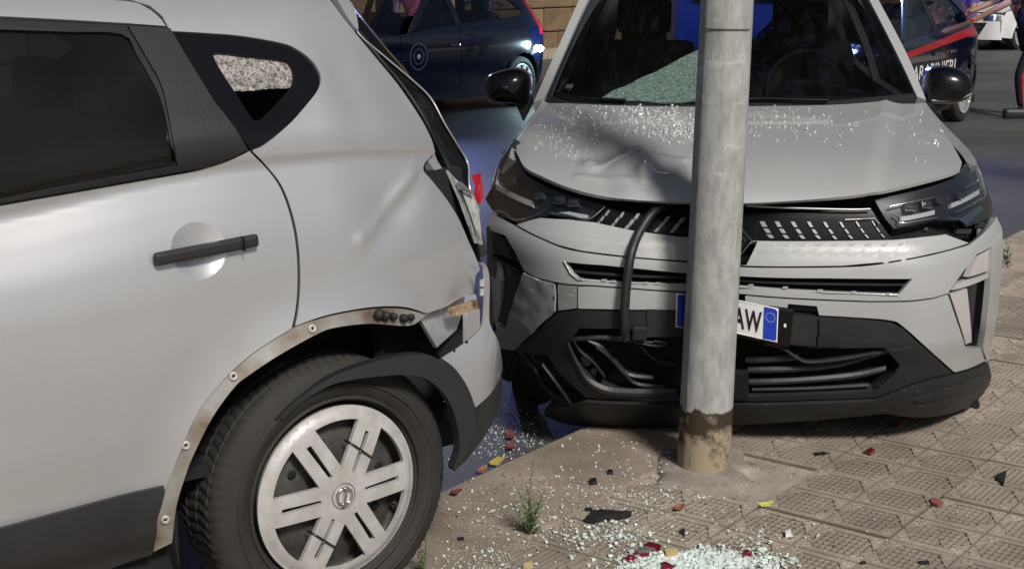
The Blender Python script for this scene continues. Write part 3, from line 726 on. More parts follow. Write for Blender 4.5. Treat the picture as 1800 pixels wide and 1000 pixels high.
# handle
a, z = HB; mb = MB()
h0 = SS.hit(266, 455); h1 = SS.hit(448, 420)
d = Vector((h1[0]-h0[0], 0, h1[1]-h0[1])); L0 = d.length; ang = math.atan2(d.z, d.x); s0 = -suv_s(*HB)
mb.bbox((0, 0, 0), (L0, .020, .030), .009)
vv = []
for (x, y, zz) in mb.v:
    t = x/(L0/2); vv.append((x, y-.012*(1-t*t), zz))
mb.v = vv
hd = mb.build('door_handle', mat('handle_plastic', (.02, .02, .021), .45, bump=.2, bscale=300), suv, loc=((h0[0]+h1[0])/2, s0-.012, (h0[1]+h1[1])/2), rot=(0, -ang, 0))
mb = MB(); mb.bbox((L0*.33, -.0115, 0), (.0022, .022, .0315), .0005); mb.build('handle_seam', M['void'], hd)
# inner rear corner: pale inner panel and rusty clip under the torn quarter
panel('inner_panel', SS, [(752, 555), (790, 541), (834, 520), (833, 545), (820, 580), (786, 610)], M['silver'], suv, off=-.030, thick=.01)
px_sheet('rusty_clip', [(788, 541), (831, 527), (834, 531), (831, 542), (790, 556)], [.0, .0, .0, .004, .004], mat('rusty_tan', (.34, .24, .15), .7, var=.5, vscale=90), suv, .02)
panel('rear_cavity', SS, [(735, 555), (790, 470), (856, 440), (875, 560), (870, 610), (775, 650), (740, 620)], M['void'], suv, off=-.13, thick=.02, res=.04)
# rear bumper hanging loose, and the torn arch trim curling over the tyre
bs = Surf(SF, 1, lambda x, z: -(suv_s(x, z)+.035+.06*sstep(.25, .5, x)-1.0*max(0, x-.40)**2-.02*sstep(.60, .72, z)), -1, 1.5, 9.)
bump_in = cr([(844, 462), (852, 470), (854, 500), (853, 545), (848, 572), (830, 592), (806, 610), (776, 629)], 4)
bump = panel('rear_bumper', bs, bump_in+cr([(776, 629), (800, 648), (822, 680), (836, 716)], 4)[1:]+cr([(836, 716), (862, 692), (880, 662), (883, 640), (876, 600), (862, 572), (860, 545), (861, 500), (858, 474), (850, 462)], 4)[1:], M['silver'], suv, res=.015, thick=.008)
panel('bumper_cladding', bs, cr([(837, 718), (863, 694), (881, 664), (880, 700), (868, 738), (846, 775), (822, 806), (800, 826)], 3)+[(806, 806), (826, 780), (838, 745)], M['greypl'], bump, thick=.01, res=.015)
for (u, v) in ((820, 601), (798, 616)):
    a, z = bs.hit(u, v); b_ = MB(); b_.lathe([(.0001, .002), (.004, .002), (.005, 0)], 8, 'z'); o = b_.build('clip_hole', M['void'], bump, loc=bs.pt(a, z, .0)); o.rotation_euler = Vector((0, 0, 1)).rotation_difference(bs.nrm(a, z)).to_euler()
for v in (497, 513):
    a, z = bs.hit(846, v); b_ = MB(); b_.box((0, 0, 0), (.012, .004, .018)); b_.build('clip_tab', M['cap'], bump, loc=bs.pt(a, z, .002))
ts = Surf(SF, 1, lambda x, z: -(.014+.031*sstep(-.12, .05, x)+.03*sstep(-.05, .35, x)-.9*max(0, x-.33)**2), -1, 1.5, 9.)
panel('arch_trim', ts, cr([(800, 828), (818, 800), (833, 765), (837, 730), (826, 690), (806, 656), (780, 635), (742, 623), (700, 626), (650, 638), (600, 655), (560, 676), (520, 704), (486, 738)], 4)+cr([(500, 736), (530, 708), (565, 685), (600, 671), (660, 662), (715, 659), (752, 667), (785, 698), (802, 740), (808, 785), (797, 822)], 4), M['greypl'], suv, thick=.028, res=.012)
# wheel well, underbody, dark cabin
mb = MB(); vs = []; n = 28
for i in range(n+1):
    A_ = R(22)+R(180)*i/n
    for y in (.015, .38): vs.append((.43*math.cos(A_), y, WC+.43*math.sin(A_)))
vs2 = []
mb.add(vs, [(2*i, 2*i+2, 2*i+3, 2*i+1) for i in range(n)], True)
mb.add([(0, .38, WC)]+[vs[2*i+1] for i in range(n+1)], [(0, 1+i, 2+i) for i in range(n)])
mb.build('wheel_well', mat('well_liner', (.012, .012, .014), .8, var=.4, vscale=20), suv)
mb = MB(); mb.box((-1.4, .81, .30), (2.0, 1.5, .20)); mb.box((.26, .86, .5), (.55, 1.3, .4)); mb.box((.34, .80, .78), (.24, 1.38, .62)); mb.build('underbody', M['void'], suv)
mb = MB(); mb.bbox((.50, .86, .56), (.20, 1.35, .36), .07); mb.build('rear_bumper_beam', M['silver'], suv)
mb = MB(); mb.bbox((-.30, .80, .95), (.16, 1.25, .55), .05, Matrix.Rotation(R(14), 3, 'Y')); mb.bbox((-.62, .80, .68), (.55, 1.25, .16), .05)
for y in (.45, 1.15): mb.bbox((-.25, y, 1.27), (.10, .28, .16), .04)
mb.build('rear_seat', M['seat'], suv)
for y in (.45, 1.15):
    mb = MB(); mb.bbox((-1.25, y, .95), (.14, .48, .62), .05, Matrix.Rotation(R(14), 3, 'Y')); mb.bbox((-1.2, y, 1.36), (.09, .26, .18), .04); mb.bbox((-1.5, y, .62), (.5, .48, .14), .05); mb.build('front_seat', M['seat'], suv)
mb = MB(); mb.box((-.9, .81, .45), (2.6, 1.5, .03)); mb.box((.24, .81, .9), (.02, 1.25, .9)); mb.build('cabin_lining', M['void'], suv)
# far side: body, belt-high, with its own windows
fo = [(-2.3, .35), (-2.3, 1.08), (-1.9, 1.44), (-1.2, 1.565), (-.5, 1.575), (.05, 1.50), (.42, 1.05), (.45, .45), (.38, .3)]
w1 = [(-1.05, 1.10), (-1.05, 1.47), (-.50, 1.46), (-.33, 1.20), (-.33, 1.16)]; w2 = [(-.24, 1.20), (-.38, 1.44), (-.12, 1.42), (-.02, 1.36)]; w3 = [(-2.0, 1.05), (-1.75, 1.40), (-1.15, 1.47), (-1.15, 1.09)]
panel('far_side', SSf, fo, M['silver'], suv, holes=[w1, w2, w3], px=False, res=.05)
for w in (w1, w2, w3): panel('far_glass', SSf, w, M['clear'], suv, px=False, res=.08, thick=.004, off=-.005)
# nose of the car, out of the picture to the left
hs_ = Surf(SF, 2, lambda x, y: 1.02-.16*sstep(-2.4, -3.35, x)-.10*((y-.81)/.8)**4, 1, 1.5, 9.)
panel('bonnet', hs_, [(-2.25, .12), (-2.25, 1.5), (-3.25, 1.42), (-3.36, .81), (-3.25, .20)], M['silver'], suv, px=False, res=.08)
ar = [(-2.63+.40*math.cos(R(q)), .34+.40*math.sin(R(q))) for q in range(0, 181, 12)]
for S_2, nm in ((SS, 'front_fender'), (SSf, 'front_fender')): panel(nm, S_2, [(-1.62, .32), (-1.62, 1.06), (-2.3, 1.02), (-3.2, .88), (-3.3, .6), (-3.28, .3)]+[(-3.03, .3)]+ar[::-1]+[(-2.23, .3)], M['silver'], suv, px=False, res=.06)
mb = MB(); mb.bbox((-3.28, .81, .52), (.24, 1.56, .58), .09); mb.build('front_bumper', M['greypl'], suv)
wsf = Surf(SF, 2, lambda x, y: 1.60-(.0 if x > -1.75 else (-(x+1.75))*1.02), 1)
panel('windscreen', wsf, [(-1.76, .34), (-1.76, 1.28), (-2.32, 1.45), (-2.32, .17)], M['tint'], suv, px=False, res=.08, thick=.006)

# ------------------------------------------------------------------ wheels
def tyre_mesh(Rt, w, name='tyre', nblk=76, bead=.228):
    """treaded tyre, axis y, outer face at y=0, growing to +y"""
    nb = nblk*3; prof = [(bead, .018), (bead+.012, .006), (Rt*.80, -.006), (Rt*.90, .002), (Rt*.955, .012), (Rt*.985, .024)]
    rows = [(.038, 1), (.040, 0), (.046, 0), (.048, 1), (.088, 1), (.090, 0), (.098, 0), (.100, 1), (.140, 1), (.142, 0), (.150, 0), (.152, 1), (w-.03, 1)]
    P = [(r, y, 'w') for r, y in prof]+[(Rt, y, 't' if u else 'g') for y, u in rows]+[(Rt*.95, w-.008, 'w'), (bead, w-.01, 'w')]
    vs = []; m_ = len(P)
    for j in range(nb):
        q = 2*math.pi*j/nb; gr = (j % 3 == 0)
        for k, (r, y, t) in enumerate(P):
            dq = 0
            if t == 'g': r -= .006
            elif t == 't':
                if gr: r -= .004
                dq = .02*math.sin(y*60)
            elif k in (4, 5) and gr: r -= .0028
            vs.append((r*math.cos(q+dq), y, r*math.sin(q+dq)))
    fs = [(j*m_+i, j*m_+i+1, ((j+1) % nb)*m_+i+1, ((j+1) % nb)*m_+i) for j in range(nb) for i in range(m_-1)]
    b_ = MB(); b_.add(vs, fs, True); me = b_.mesh(name); me.set_sharp_from_angle(angle=R(28)); me.materials.append(M['rubber']); return me
tm = tyre_mesh(.336, .215)
wheel = link('wheel', tm, None, suv, loc=(0, -.002, WC)); 
# raised sidewall rings and lettering blocks
b_ = MB(); b_.lathe([(.272, .0), (.274, -.010), (.279, -.010), (.281, -.001)], 72); b_.lathe([(.236, .004), (.238, -.003), (.244, -.004), (.246, .002)], 72); b_.build('sidewall_ring', M['rubber'], wheel)
CAPR = .222
def cap_y(a, b):
    r = math.hypot(a, b); return -.004-.016*(1-(r/CAPR)**2)+.010*sstep(.195, CAPR, r)
WF = Frame(SF.wld((0, -.002, WC)), SA); CS = Surf(WF, 1, cap_y, -1)
circ = [(CAPR*math.cos(R(q)), CAPR*math.sin(R(q))) for q in range(0, 360, 5)]
holes = []; slits = []
sp0 = 62     # direction of the first double spoke
for k in range(6):
    c = R(sp0+60*k)
    dx, dz = math.cos(c), math.sin(c); px_, pz = -dz, dx
    # slit in the middle of the spoke
    slits.append([(dx*r+px_*w, dz*r+pz*w) for r, w in ((.062, -.0045), (.165, -.0065), (.168, .0065), (.062, .0045))])
    # window between this spoke and the next
    c2 = R(sp0+60*k+30); nx, nz = math.cos(c2), math.sin(c2); hx, hz = -nz, nx
    wp = []
    half = .037
    # window bounded by lines parallel to both neighbouring spokes
    apex = half/math.sin(R(30)); ro = .190
    tang = math.asin(min(1, half/ro)); a0 = -30+math.degrees(tang); a1 = 30-math.degrees(tang)
    wp = [(nx*apex, nz*apex)]+[(ro*math.cos(c2+R(q)), ro*math.sin(c2+R(q))) for q in np.linspace(a0, a1, 7)]
    holes.append(wp)
M['capdark'] = M['cap']
hub = panel('hubcap', CS, circ, M['cap'], wheel, holes=holes+slits, px=False, res=.012, thick=.012)
b_ = MB(); b_.lathe([(.034, -.0195), (.033, -.0225), (.031, -.0225), (.030, -.020)], 40); b_.build('emblem_ring', mat('groove', (.2, .19, .18), .5), hub)
b_ = MB(); b_.lathe([(.018, -.021), (.018, -.027), (.023, -.027), (.0235, -.021)], 40); b_.box((0, -.027, 0), (.008, .004, .052), Matrix.Rotation(R(12), 3, 'Y')); b_.build('emblem', M['chrome'], hub)
for k in (0, 3):
    c = R(sp0+60*k); ctr = Vector((math.cos(c)*.118, 0, math.sin(c)*.118)); t = Vector((-math.sin(c), 0, math.cos(c)))
    lean = Vector((math.cos(c), 0, math.sin(c)))*.008
    b_ = MB(); b_.tube([ctr+t*(.044)+lean+Vector((0, .004, 0)), ctr+t*.036+lean+Vector((0, cap_y(.12, 0)-.004, 0)), ctr+Vector((0, cap_y(.118, 0)-.006, 0)), ctr-t*.036-lean+Vector((0, cap_y(.12, 0)-.004, 0)), ctr-t*.044-lean+Vector((0, .004, 0))], .0024, 6); b_.build('cable_tie', M['gloss'], hub)
b_ = MB(); b_.lathe([(.226, .012), (.222, .05), (.20, .055), (.16, .03), (.10, .022), (.05, .03), (.001, .03)], 48); 
rim = b_.build('steel_rim', M['steel'], wheel)
b_ = MB(); b_.lathe([(.012, .024), (.012, .0235), (.001, .0232)], 12); rh = b_.mesh('rim_hole'); rh.materials.append(M['void'])
for q in range(8): A_ = R(q*45+15); link('rim_hole', rh, None, rim, loc=(.135*math.cos(A_), 0, .135*math.sin(A_)))
b_ = MB(); b_.tube([(.175, .03, -.075), (.183, .012, -.080), (.186, .004, -.084)], .006, 8); b_.build('valve_stem', M['rubber'], rim)
for (x, y, fl) in ((0, 1.62, 1), (-2.63, .0, 0), (-2.63, 1.62, 1)):
    w2_ = link('wheel', tm, None, suv, loc=(x, y, WC), rot=(0, 0, math.pi if fl else 0)); link('steel_rim', rim.data, None, w2_)
# ================================================================== grey crossover that ran into the pole (front towards us)
CA = R(-90-6); CO = Vector((.75, 4.50, 0)); CF = Frame(CO, CA)          # local x = forwards, y = to our right, z = up
cro = empty('grey_crossover', CO, CA, 'grey crossover with dented bonnet and smashed bumper, nose against the lamp post', 'car')
_cz = tab([.06, .14, .22, .30, .40, .55, .64, .69, .74, .80, .86, .92, 1.0], [.20, .11, .07, .045, .01, .0, .005, .02, .06, .105, .145, .20, .30])
def c_front(y, z):
    a = abs(y)
    d = .045*(a/.6)**2 + .36*max(0, (a-.50)/.42)**2.2
    # pushed in where it met the pole, left corner shoved back by the SUV
    d += .035*math.exp(-((y+.13)/.16)**2)*(1 if z > .15 else .5)
    d += .05*sstep(-.45, -.85, y)*sstep(.75, .5, z)
    d += .0025*mnoise.noise((y*9, z*9, .2))*sstep(-.3, -.6, y)
    return -(d+_cz(z))
FS = Surf(CF, 0, c_front, 1, 2.5, 9.)
_hz = tab([-1.35, -1.1, -.7, -.4, -.25, -.16, -.10, -.05], [1.12, 1.078, 1.015, .958, .918, .885, .855, .80])
def c_hood(x, y):
    a = abs(y)
    h = _hz(x) - .030*(y/.75)**2 - 1.9*max(0, a-.74)**2
    # two power-bulge facets, wider towards the screen
    e = .42+.16*(x+.3)/-.8
    h += .018*sstep(e+.07, e-.01, a)
    # crash creases left of the pole
    dx, dy = x+.36, y+.36
    h += .015*math.exp(-(dy/.055)**2-(dx/.08)**2) - .020*math.exp(-((y+.46)/.08)**2-((x+.42)/.06)**2) - .018*math.exp(-((y+.26)/.06)**2-((x+.30)/.08)**2)
    h += .020*math.exp(-((y+.33)/.028)**2-((x+.23)/.05)**2) - .02*math.exp(-((y+.12)/.07)**2-((x+.22)/.08)**2) + .016*math.exp(-((y+.52)/.03)**2-((x+.34)/.05)**2)
    for (y0, x0, y1, x1, am) in ((-.50, -.30, -.36, -.40, .007), (-.36, -.40, -.20, -.33, .007), (-.36, -.40, -.33, -.16, .008), (-.55, -.25, -.33, -.16, .006)):
        vy, vx = y1-y0, x1-x0; LL = vy*vy+vx*vx; t = min(1, max(0, ((y-y0)*vy+(x-x0)*vx)/LL)); dd = math.hypot(y-y0-vy*t, x-x0-vx*t); h += am*math.exp(-(dd/.018)**2)
    h += .002*math.sin((x*1.2+y*.6)*30)*math.exp(-((y+.40)/.15)**2-((x+.32)/.12)**2)
    return h
HS = Surf(CF, 2, c_hood, 1, 2.5, 10.)

def c_off(d):
    def f(y, z):
        g = (c_front(y+.004, z)-c_front(y-.004, z))/.008
        return c_front(y, z)+d*math.sqrt(1+g*g)
    return f
# dark structure behind the skin
FB = Surf(CF, 0, c_off(-.11), 1, 2.5, 9.)
panel('front_carrier', FB, [(-.86, .10), (.86, .10), (.86, .62), (.80, .92), (.3, .90), (-.3, .90), (-.80, .92), (-.86, .62)], M['void'], cro, px=False, res=.05, thick=.02)
# bonnet
hood_front = cr([(1688, 297), (1668, 306), (1610, 322), (1540, 338), (1460, 348), (1380, 354), (1310, 357), (1210, 356), (1120, 352), (1060, 345), (1000, 330), (950, 309), (922, 293), (908, 268)], 4)
hood = panel('bonnet', HS, cr([(957, 178), (1000, 182), (1060, 185), (1200, 188), (1340, 187), (1480, 184), (1612, 172)], 4)+cr([(1626, 186), (1651, 222), (1676, 258), (1691, 286)], 4)+hood_front+cr([(907, 248), (922, 223), (940, 198)], 3), M['grey'], cro, res=.014, thick=.012)
# bumper skin above the seam, with slot and corner vents cut out
up_top = cr([(860, 374), (884, 386), (908, 398), (935, 413), (980, 433), (1020, 443), (1100, 453), (1200, 461), (1310, 470), (1480, 470), (1560, 463), (1640, 448), (1703, 431)], 3)
slot = [(993, 460), (1060, 466), (1130, 473), (1200, 480), (1310, 486), (1450, 489), (1604, 490), (1580, 517), (1450, 512), (1310, 503), (1200, 499), (1100, 496), (1018, 491), (1005, 481)]
vent_r = [(1743, 433), (1717, 447), (1694, 476), (1672, 506), (1667, 515), (1681, 560), (1697, 609), (1725, 608), (1734, 555), (1741, 500)]
vent_l = [(861, 404), (888, 414), (905, 442), (921, 474), (912, 500), (888, 569), (864, 566), (861, 490)]
seam_r = [(1666, 515), (1640, 523), (1600, 528), (1530, 529), (1450, 526), (1310, 517)]
seam_l = [(1200, 512), (1100, 505), (1040, 501), (1000, 499), (978, 496), (945, 488), (921, 476)]
panel('bumper_skin', FS, up_top+[(1740, 399), (1752, 381), (1761, 400), (1763, 450), (1757, 520), (1752, 562), (1745, 597), (1734, 632), (1727, 611), (1735, 558), (1741, 500)]+vent_r[:5]+seam_r[1:]+seam_l+[(905, 442), (888, 414), (861, 404), (858, 390)], M['grey'], cro, holes=[slot], res=.02, thick=.02)
# lower grey skin
panel('lower_bumper_skin', FS, [(1666, 518), (1681, 562), (1697, 611), (1724, 611), (1731, 634), (1678, 654)]+cr([(1678, 654), (1635, 616), (1588, 574), (1566, 563), (1510, 558), (1440, 554)], 3)[1:]+[(1436, 538), (1385, 534), (1384, 550), (1310, 546)]+[(1310, 520), (1450, 529), (1530, 532), (1600, 531), (1640, 526)], M['grey'], cro, res=.02, thick=.02)
def crumple(p): return p+Vector((.006*mnoise.noise(p*22), .004*mnoise.noise(p*19+Vector((3, 1, 0))), .004*mnoise.noise(p*25)))
scuffed = paint_mat('scuffed_grey', (.22, .225, .23), metal=.0, rough=.5, dust=.6, coat=.3)
def add_scratches(m, amount, colr=(.55, .55, .54), scale=(3., 5., 40.), thr=.66):
    N = m.node_tree.nodes; L = m.node_tree.links; b = N['Principled BSDF']; src = b.inputs['Base Color'].links[0].from_socket
    tc = N.new('ShaderNodeTexCoord'); mp = N.new('ShaderNodeMapping'); mp.inputs['Scale'].default_value = scale; mp.inputs['Rotation'].default_value = (R(35), 0, 0); L.new(tc.outputs['Object'], mp.inputs[0])
    nz = N.new('ShaderNodeTexNoise'); nz.inputs['Scale'].default_value = 2.; nz.inputs['Detail'].default_value = 8; nz.inputs['Roughness'].default_value = .7; nz.inputs['Distortion'].default_value = 1.2; L.new(mp.outputs[0], nz.inputs['Vector'])
    mr = N.new('ShaderNodeMapRange'); mr.inputs[1].default_value = thr; mr.inputs[2].default_value = thr+.05; mr.inputs[4].default_value = amount; L.new(nz.outputs['Fac'], mr.inputs[0])
    mx = N.new('ShaderNodeMix'); mx.data_type = 'RGBA'; L.new(mr.outputs[0], mx.inputs[0]); L.new(src, mx.inputs[6]); mx.inputs[7].default_value = (*colr, 1); L.new(mx.outputs[2], b.inputs['Base Color'])
add_scratches(scuffed, .8, thr=.58)
scr_black = mat('scratched_black', (.017, .0175, .019), .5, var=.3, vscale=5, bump=.3, bscale=400); add_scratches(scr_black, .5, (.16, .16, .16), thr=.62)
panel('lower_bumper_skin', FS, [(1016, 504), (1040, 504), (1100, 508), (1200, 515), (1200, 545), (1140, 544), (1060, 543), (1016, 542)], M['grey'], cro, res=.02, thick=.02)
panel('torn_bumper_piece', FS, [(979, 499), (1013, 503), (1013, 542), (980, 546)], scuffed, cro, res=.015, thick=.012, off=-.004)
panel('torn_bumper_corner', FS, [(945, 491), (976, 499), (977, 548), (962, 560), (905, 614), (880, 611), (868, 582), (890, 574), (917, 494), (922, 480)], scuffed, cro, res=.012, thick=.008, off=.006, warp=crumple)
# embossed grey band and black dotted grille
band_top = [(908, 395), (930, 388), (950, 383), (1000, 386), (1045, 391), (1110, 405), (1200, 417), (1320, 423), (1440, 424), (1570, 422), (1620, 417), (1662, 412), (1703, 427)]
band_bot = [(1640, 445), (1560, 460), (1480, 467), (1310, 467), (1200, 458), (1100, 450), (1020, 440), (980, 430), (935, 410)]
BS = Surf(CF, 0, lambda y, z: c_front(y, z)+.008*sstep(.69, .72, z), 1, 2.5, 9.)
bandp = panel('grille_band', BS, band_top+band_bot, M['grey'], cro, holes=[[(1296, 424), (1332, 424), (1312, 466), (1296, 466)]], res=.02, thick=.02)
panel('grille_panel', FS, [(1068, 363), (1130, 369), (1210, 374), (1310, 374), (1420, 372), (1530, 364), (1569, 420), (1440, 422), (1320, 421), (1200, 415), (1110, 403), (1046, 389)], M['gloss'], cro, res=.02, thick=.02, off=-.006)
gline = mat('satin_trim', (.42, .42, .42), .35, metal=.6)
dashm = mat('grille_dash', (.30, .30, .30), .35, metal=.4)
def chip(name, S, c, w, h, sl, m, parent, th=.004, off=.001):
    """small raised parallelogram; size in photo pixels at that spot, sl = sideways slant of its top edge"""
    u, v = c; q = [(u-w/2-sl/2, v+h/2), (u+w/2-sl/2, v+h/2), (u+w/2+sl/2, v-h/2), (u-w/2+sl/2, v-h/2)]
    ab = [S.hit(*p) for p in q]; nn = S.nrm(*ab[0])
    pts = [S.pt(*p)+nn*(off+th) for p in ab]; base = [p-nn*(th+.004) for p in pts]
    b_ = MB(); b_.add(base+pts, [(4, 5, 6, 7), (0, 1, 5, 4), (1, 2, 6, 5), (2, 3, 7, 6), (3, 0, 4, 7)])
    return b_.build(name, m, parent)
GPt = [o for o in bpy.data.objects if o.name == 'grille_panel'][0]
cols = [((260, 320), (293, 378), (322, 427)), ((390, 320), (428, 380), (458, 430)), ((530, 322), (570, 383), (600, 432)), ((670, 322), (710, 385), (740, 432)), ((810, 325), (853, 385), (885, 437)), ((950, 325), (993, 383), (1025, 432)), ((1090, 320), (1130, 378), (1168, 427)), ((1228, 312), (1268, 370), (1308, 422))]
for k, c in enumerate(cols):
    w = 8.5-k*.9
    for (x, y), h in zip(c, (9.5, 7.5, 6)): chip('grille_dash', FS, (1290+x/5, 330+y/5), w, h, -5.5, dashm, GPt, off=-.004)
for k, c in enumerate([((835, 170), (790, 218), (750, 262)), ((962, 187), (917, 235), (880, 280)), ((1095, 200), (1048, 250), (1010, 293)), ((1360, 225), (1318, 275), (1278, 320)), ((1490, 235), (1447, 285), (1415, 328))]):
    w = (2.5, 3.2, 4.5, 7, 7.5)[k]
    for (x, y), h in zip(c, (9.5, 8.5, 7)): chip('grille_dash', FS, (900+x/5, 340+y/5), w, h, 6.5, dashm, GPt, off=-.004)
# embossed dashes on the band (same paint)
for r_, vv in enumerate((430, 440, 450, 460)):
    for k in range(11):
        u = 1352+k*29-r_*8.5
        if u < 1655-r_*14 and u > 1335: chip('emboss', BS, (u, vv+ (0 if u < 1560 else -(u-1560)*.06)), 17-k*1.1, 5.5, 5, M['grey'], bandp, th=.0005, off=.0)
for r_, vv in enumerate((398, 409, 420, 431)):
    for k in range(7):
        u = 985+k*31+r_*9; v = vv+(u-985)*.12
        if u < 1195: chip('emboss', BS, (u, v), 9+k, 5.5, -5, M['grey'], bandp, th=.0005, off=.0)
# chrome line, emblem
mb = MB(); mb.tube([FS.pt(*FS.hit(u, v), .012) for u, v in cr([(1312, 364), (1380, 368), (1450, 370), (1500, 371), (1528, 370)], 3)], .004, 6); mb.build('trim_line', gline, GPt)
mb = MB(); mb.tube([FS.pt(*FS.hit(u, v), .003) for u, v in ((1485, 387), (1510, 386), (1537, 384.5), (1545, 394))], .0022, 5); mb.build('trim_line', gline, GPt)
em = MB()
ES = Surf(CF, 0, lambda y, z: c_front(.02, .72)+.03, 1, 2.5, 9.)
def dia(w, h, cu=1283, cv=424): return [ES.hit(cu+a*w, cv+b*h) for a, b in ((0, -1), (1, 0), (0, 1), (-1, 0))]
for i, (w, h, w2, h2) in enumerate(((40, 52, 35, 45), (30, 38, 24, 29))):
    A1 = [ES.pt(*p) for p in dia(w, h)]; A2 = [ES.pt(*p) for p in dia(w2, h2)]; bk = Vector((-.03, 0, 0)); fw_ = Vector((.006, 0, 0))
    md = [(p+q)/2+fw_ for p, q in zip(A1, A2)]
    V = A1+md+A2+[p+bk for p in A1]; f_ = []
    for k in range(4): j = (k+1) % 4; f_ += [(k, j, 4+j, 4+k), (4+k, 4+j, 8+j, 8+k), (12+k, 12+j, j, k)]
    em.add(V, f_)
em.build('emblem', M['chrome'], cro)
em = MB(); A1 = [ES.pt(*p)-Vector((.012, 0, 0)) for p in dia(39, 51)]; em.add(A1+[p-Vector((.02, 0, 0)) for p in A1], [(0, 1, 2, 3), (0, 4, 5, 1), (1, 5, 6, 2), (2, 6, 7, 3), (3, 7, 4, 0)]); em.build('emblem_plate', M['gloss'], cro)
# slot grille: recessed mesh with a blade
SR = Surf(CF, 0, c_off(-.05), 1, 2.5, 9.)
panel('slot_grille', SR, [(985, 456), (1200, 474), (1310, 482), (1612, 486), (1590, 522), (1310, 508), (1200, 504), (1010, 496)], M['void'], cro, res=.03)
SB = Surf(CF, 0, c_off(-.020), 1, 2.5, 9.)
panel('slot_blade', SB, [(1008, 474), (1200, 486), (1310, 492), (1450, 497), (1592, 499), (1590, 502), (1450, 501), (1310, 496), (1200, 490), (1012, 479)], M['blackpl'], cro, res=.03, thick=.02)
mb = MB(); mb.tube([FS.pt(*FS.hit(u, v), .002) for u, v in ((992, 459), (1004, 481), (1017, 491.5), (1100, 497), (1200, 500.5), (1310, 504.5), (1450, 513.5), (1579, 518.5))], .0035, 6); mb.build('slot_lip', M['grey'], cro)
for (u, v) in ((1020, 490), (1062, 492), (1078, 494), (1135, 497), (1156, 497.5), (1320, 501), (1380, 505), (1441, 510), (1500, 513), (1561, 516)): chip('slot_clip', FS, (u, v), 9, 3, 2, M['grey'], cro, th=.004)
# corner vents with blades
VR = Surf(CF, 0, c_off(-.035), 1, 2.5, 9.)
panel('vent_recess', VR, [(1748, 425), (1712, 440), (1662, 512), (1694, 615), (1730, 612), (1746, 500)], M['gloss'], cro, res=.03)
VB = Surf(CF, 0, c_off(-.012), 1, 2.5, 9.)
bladem = mat('satin_blade', (.58, .56, .56), .38, metal=.35)
panel('vent_blade', VB, [(1719, 449), (1739, 438), (1740, 474), (1702, 487)], bladem, cro, res=.02, thick=.02)
panel('vent_blade', VB, [(1698, 493), (1740, 480), (1740, 486), (1674, 510), (1682, 499)], bladem, cro, res=.02, thick=.02)
panel('vent_blade', VB, [(1670, 517), (1700, 507), (1708, 601), (1698, 605)], bladem, cro, res=.02, thick=.02)
panel('vent_recess', VR, [(855, 398), (892, 408), (927, 474), (892, 575), (858, 572)], M['gloss'], cro, res=.03)
panel('vent_blade', VB, [(866, 411), (886, 420), (898, 455), (866, 442)], M['greypl'], cro, res=.02, thick=.02)
panel('vent_blade', VB, [(864, 447), (918, 478), (905, 476), (864, 453)], M['greypl'], cro, res=.02, thick=.02)
panel('vent_blade', VB, [(899, 476), (919, 482), (890, 566), (874, 566)], M['greypl'], cro, res=.02, thick=.03)
# lower black bumper frame with the open grille mouth
mouth = [(1018, 577), (1080, 578), (1200, 590), (1296, 594), (1340, 601), (1436, 613), (1555, 612), (1583, 643), (1571, 660), (1536, 690), (1420, 695), (1290, 697), (1195, 697), (1095, 691), (1052, 681), (1022, 652), (994, 606)]
panel('lower_bumper', FS, [(905, 616), (962, 563), (978, 550), (1016, 545), (1140, 547), (1200, 548), (1310, 549), (1384, 553), (1437, 557), (1510, 561), (1566, 567), (1588, 578), (1635, 620), (1676, 656), (1640, 664), (1600, 676), (1540, 700), (1420, 704), (1290, 706), (1195, 706), (1090, 703), (1030, 700), (985, 660), (960, 625), (930, 622)], scr_black, cro, holes=[mouth], res=.022, thick=.05, off=-.004)
panel('splitter', FS, [(960, 717), (1030, 704), (1090, 707), (1195, 709), (1290, 709), (1420, 707), (1540, 703), (1600, 680), (1640, 667), (1678, 658), (1734, 636), (1737, 680), (1723, 706), (1690, 717), (1555, 724), (1400, 738), (1290, 744), (1190, 748), (1050, 748), (985, 740), (958, 728)], scr_black, cro, res=.022, thick=.06, off=.006)
panel('splitter_fin', FS, [(1603, 699), (1640, 685), (1700, 664), (1722, 655), (1712, 672), (1660, 694), (1610, 704)], M['greypl'], cro, res=.02, thick=.02, off=.012)
panel('bumper_step', FS, [(1440, 560), (1440, 610), (1474, 610), (1474, 592), (1440, 592)], M['greypl'], cro, res=.02, thick=.03, off=.004)
panel('bumper_cover', FS, [(1388, 552), (1434, 556), (1434, 608), (1388, 604)], M['greypl'], cro, res=.02, thick=.03, off=.003)
panel('sensor_cover', FS, [(1437, 591), (1474, 592), (1474, 607), (1437, 608)], M['blackpl'], cro, res=.02, thick=.02, off=.010)
panel('bumper_cover', FS, [(1137, 543), (1196, 545), (1196, 592), (1137, 592)], M['greypl'], cro, res=.02, thick=.03, off=.002)
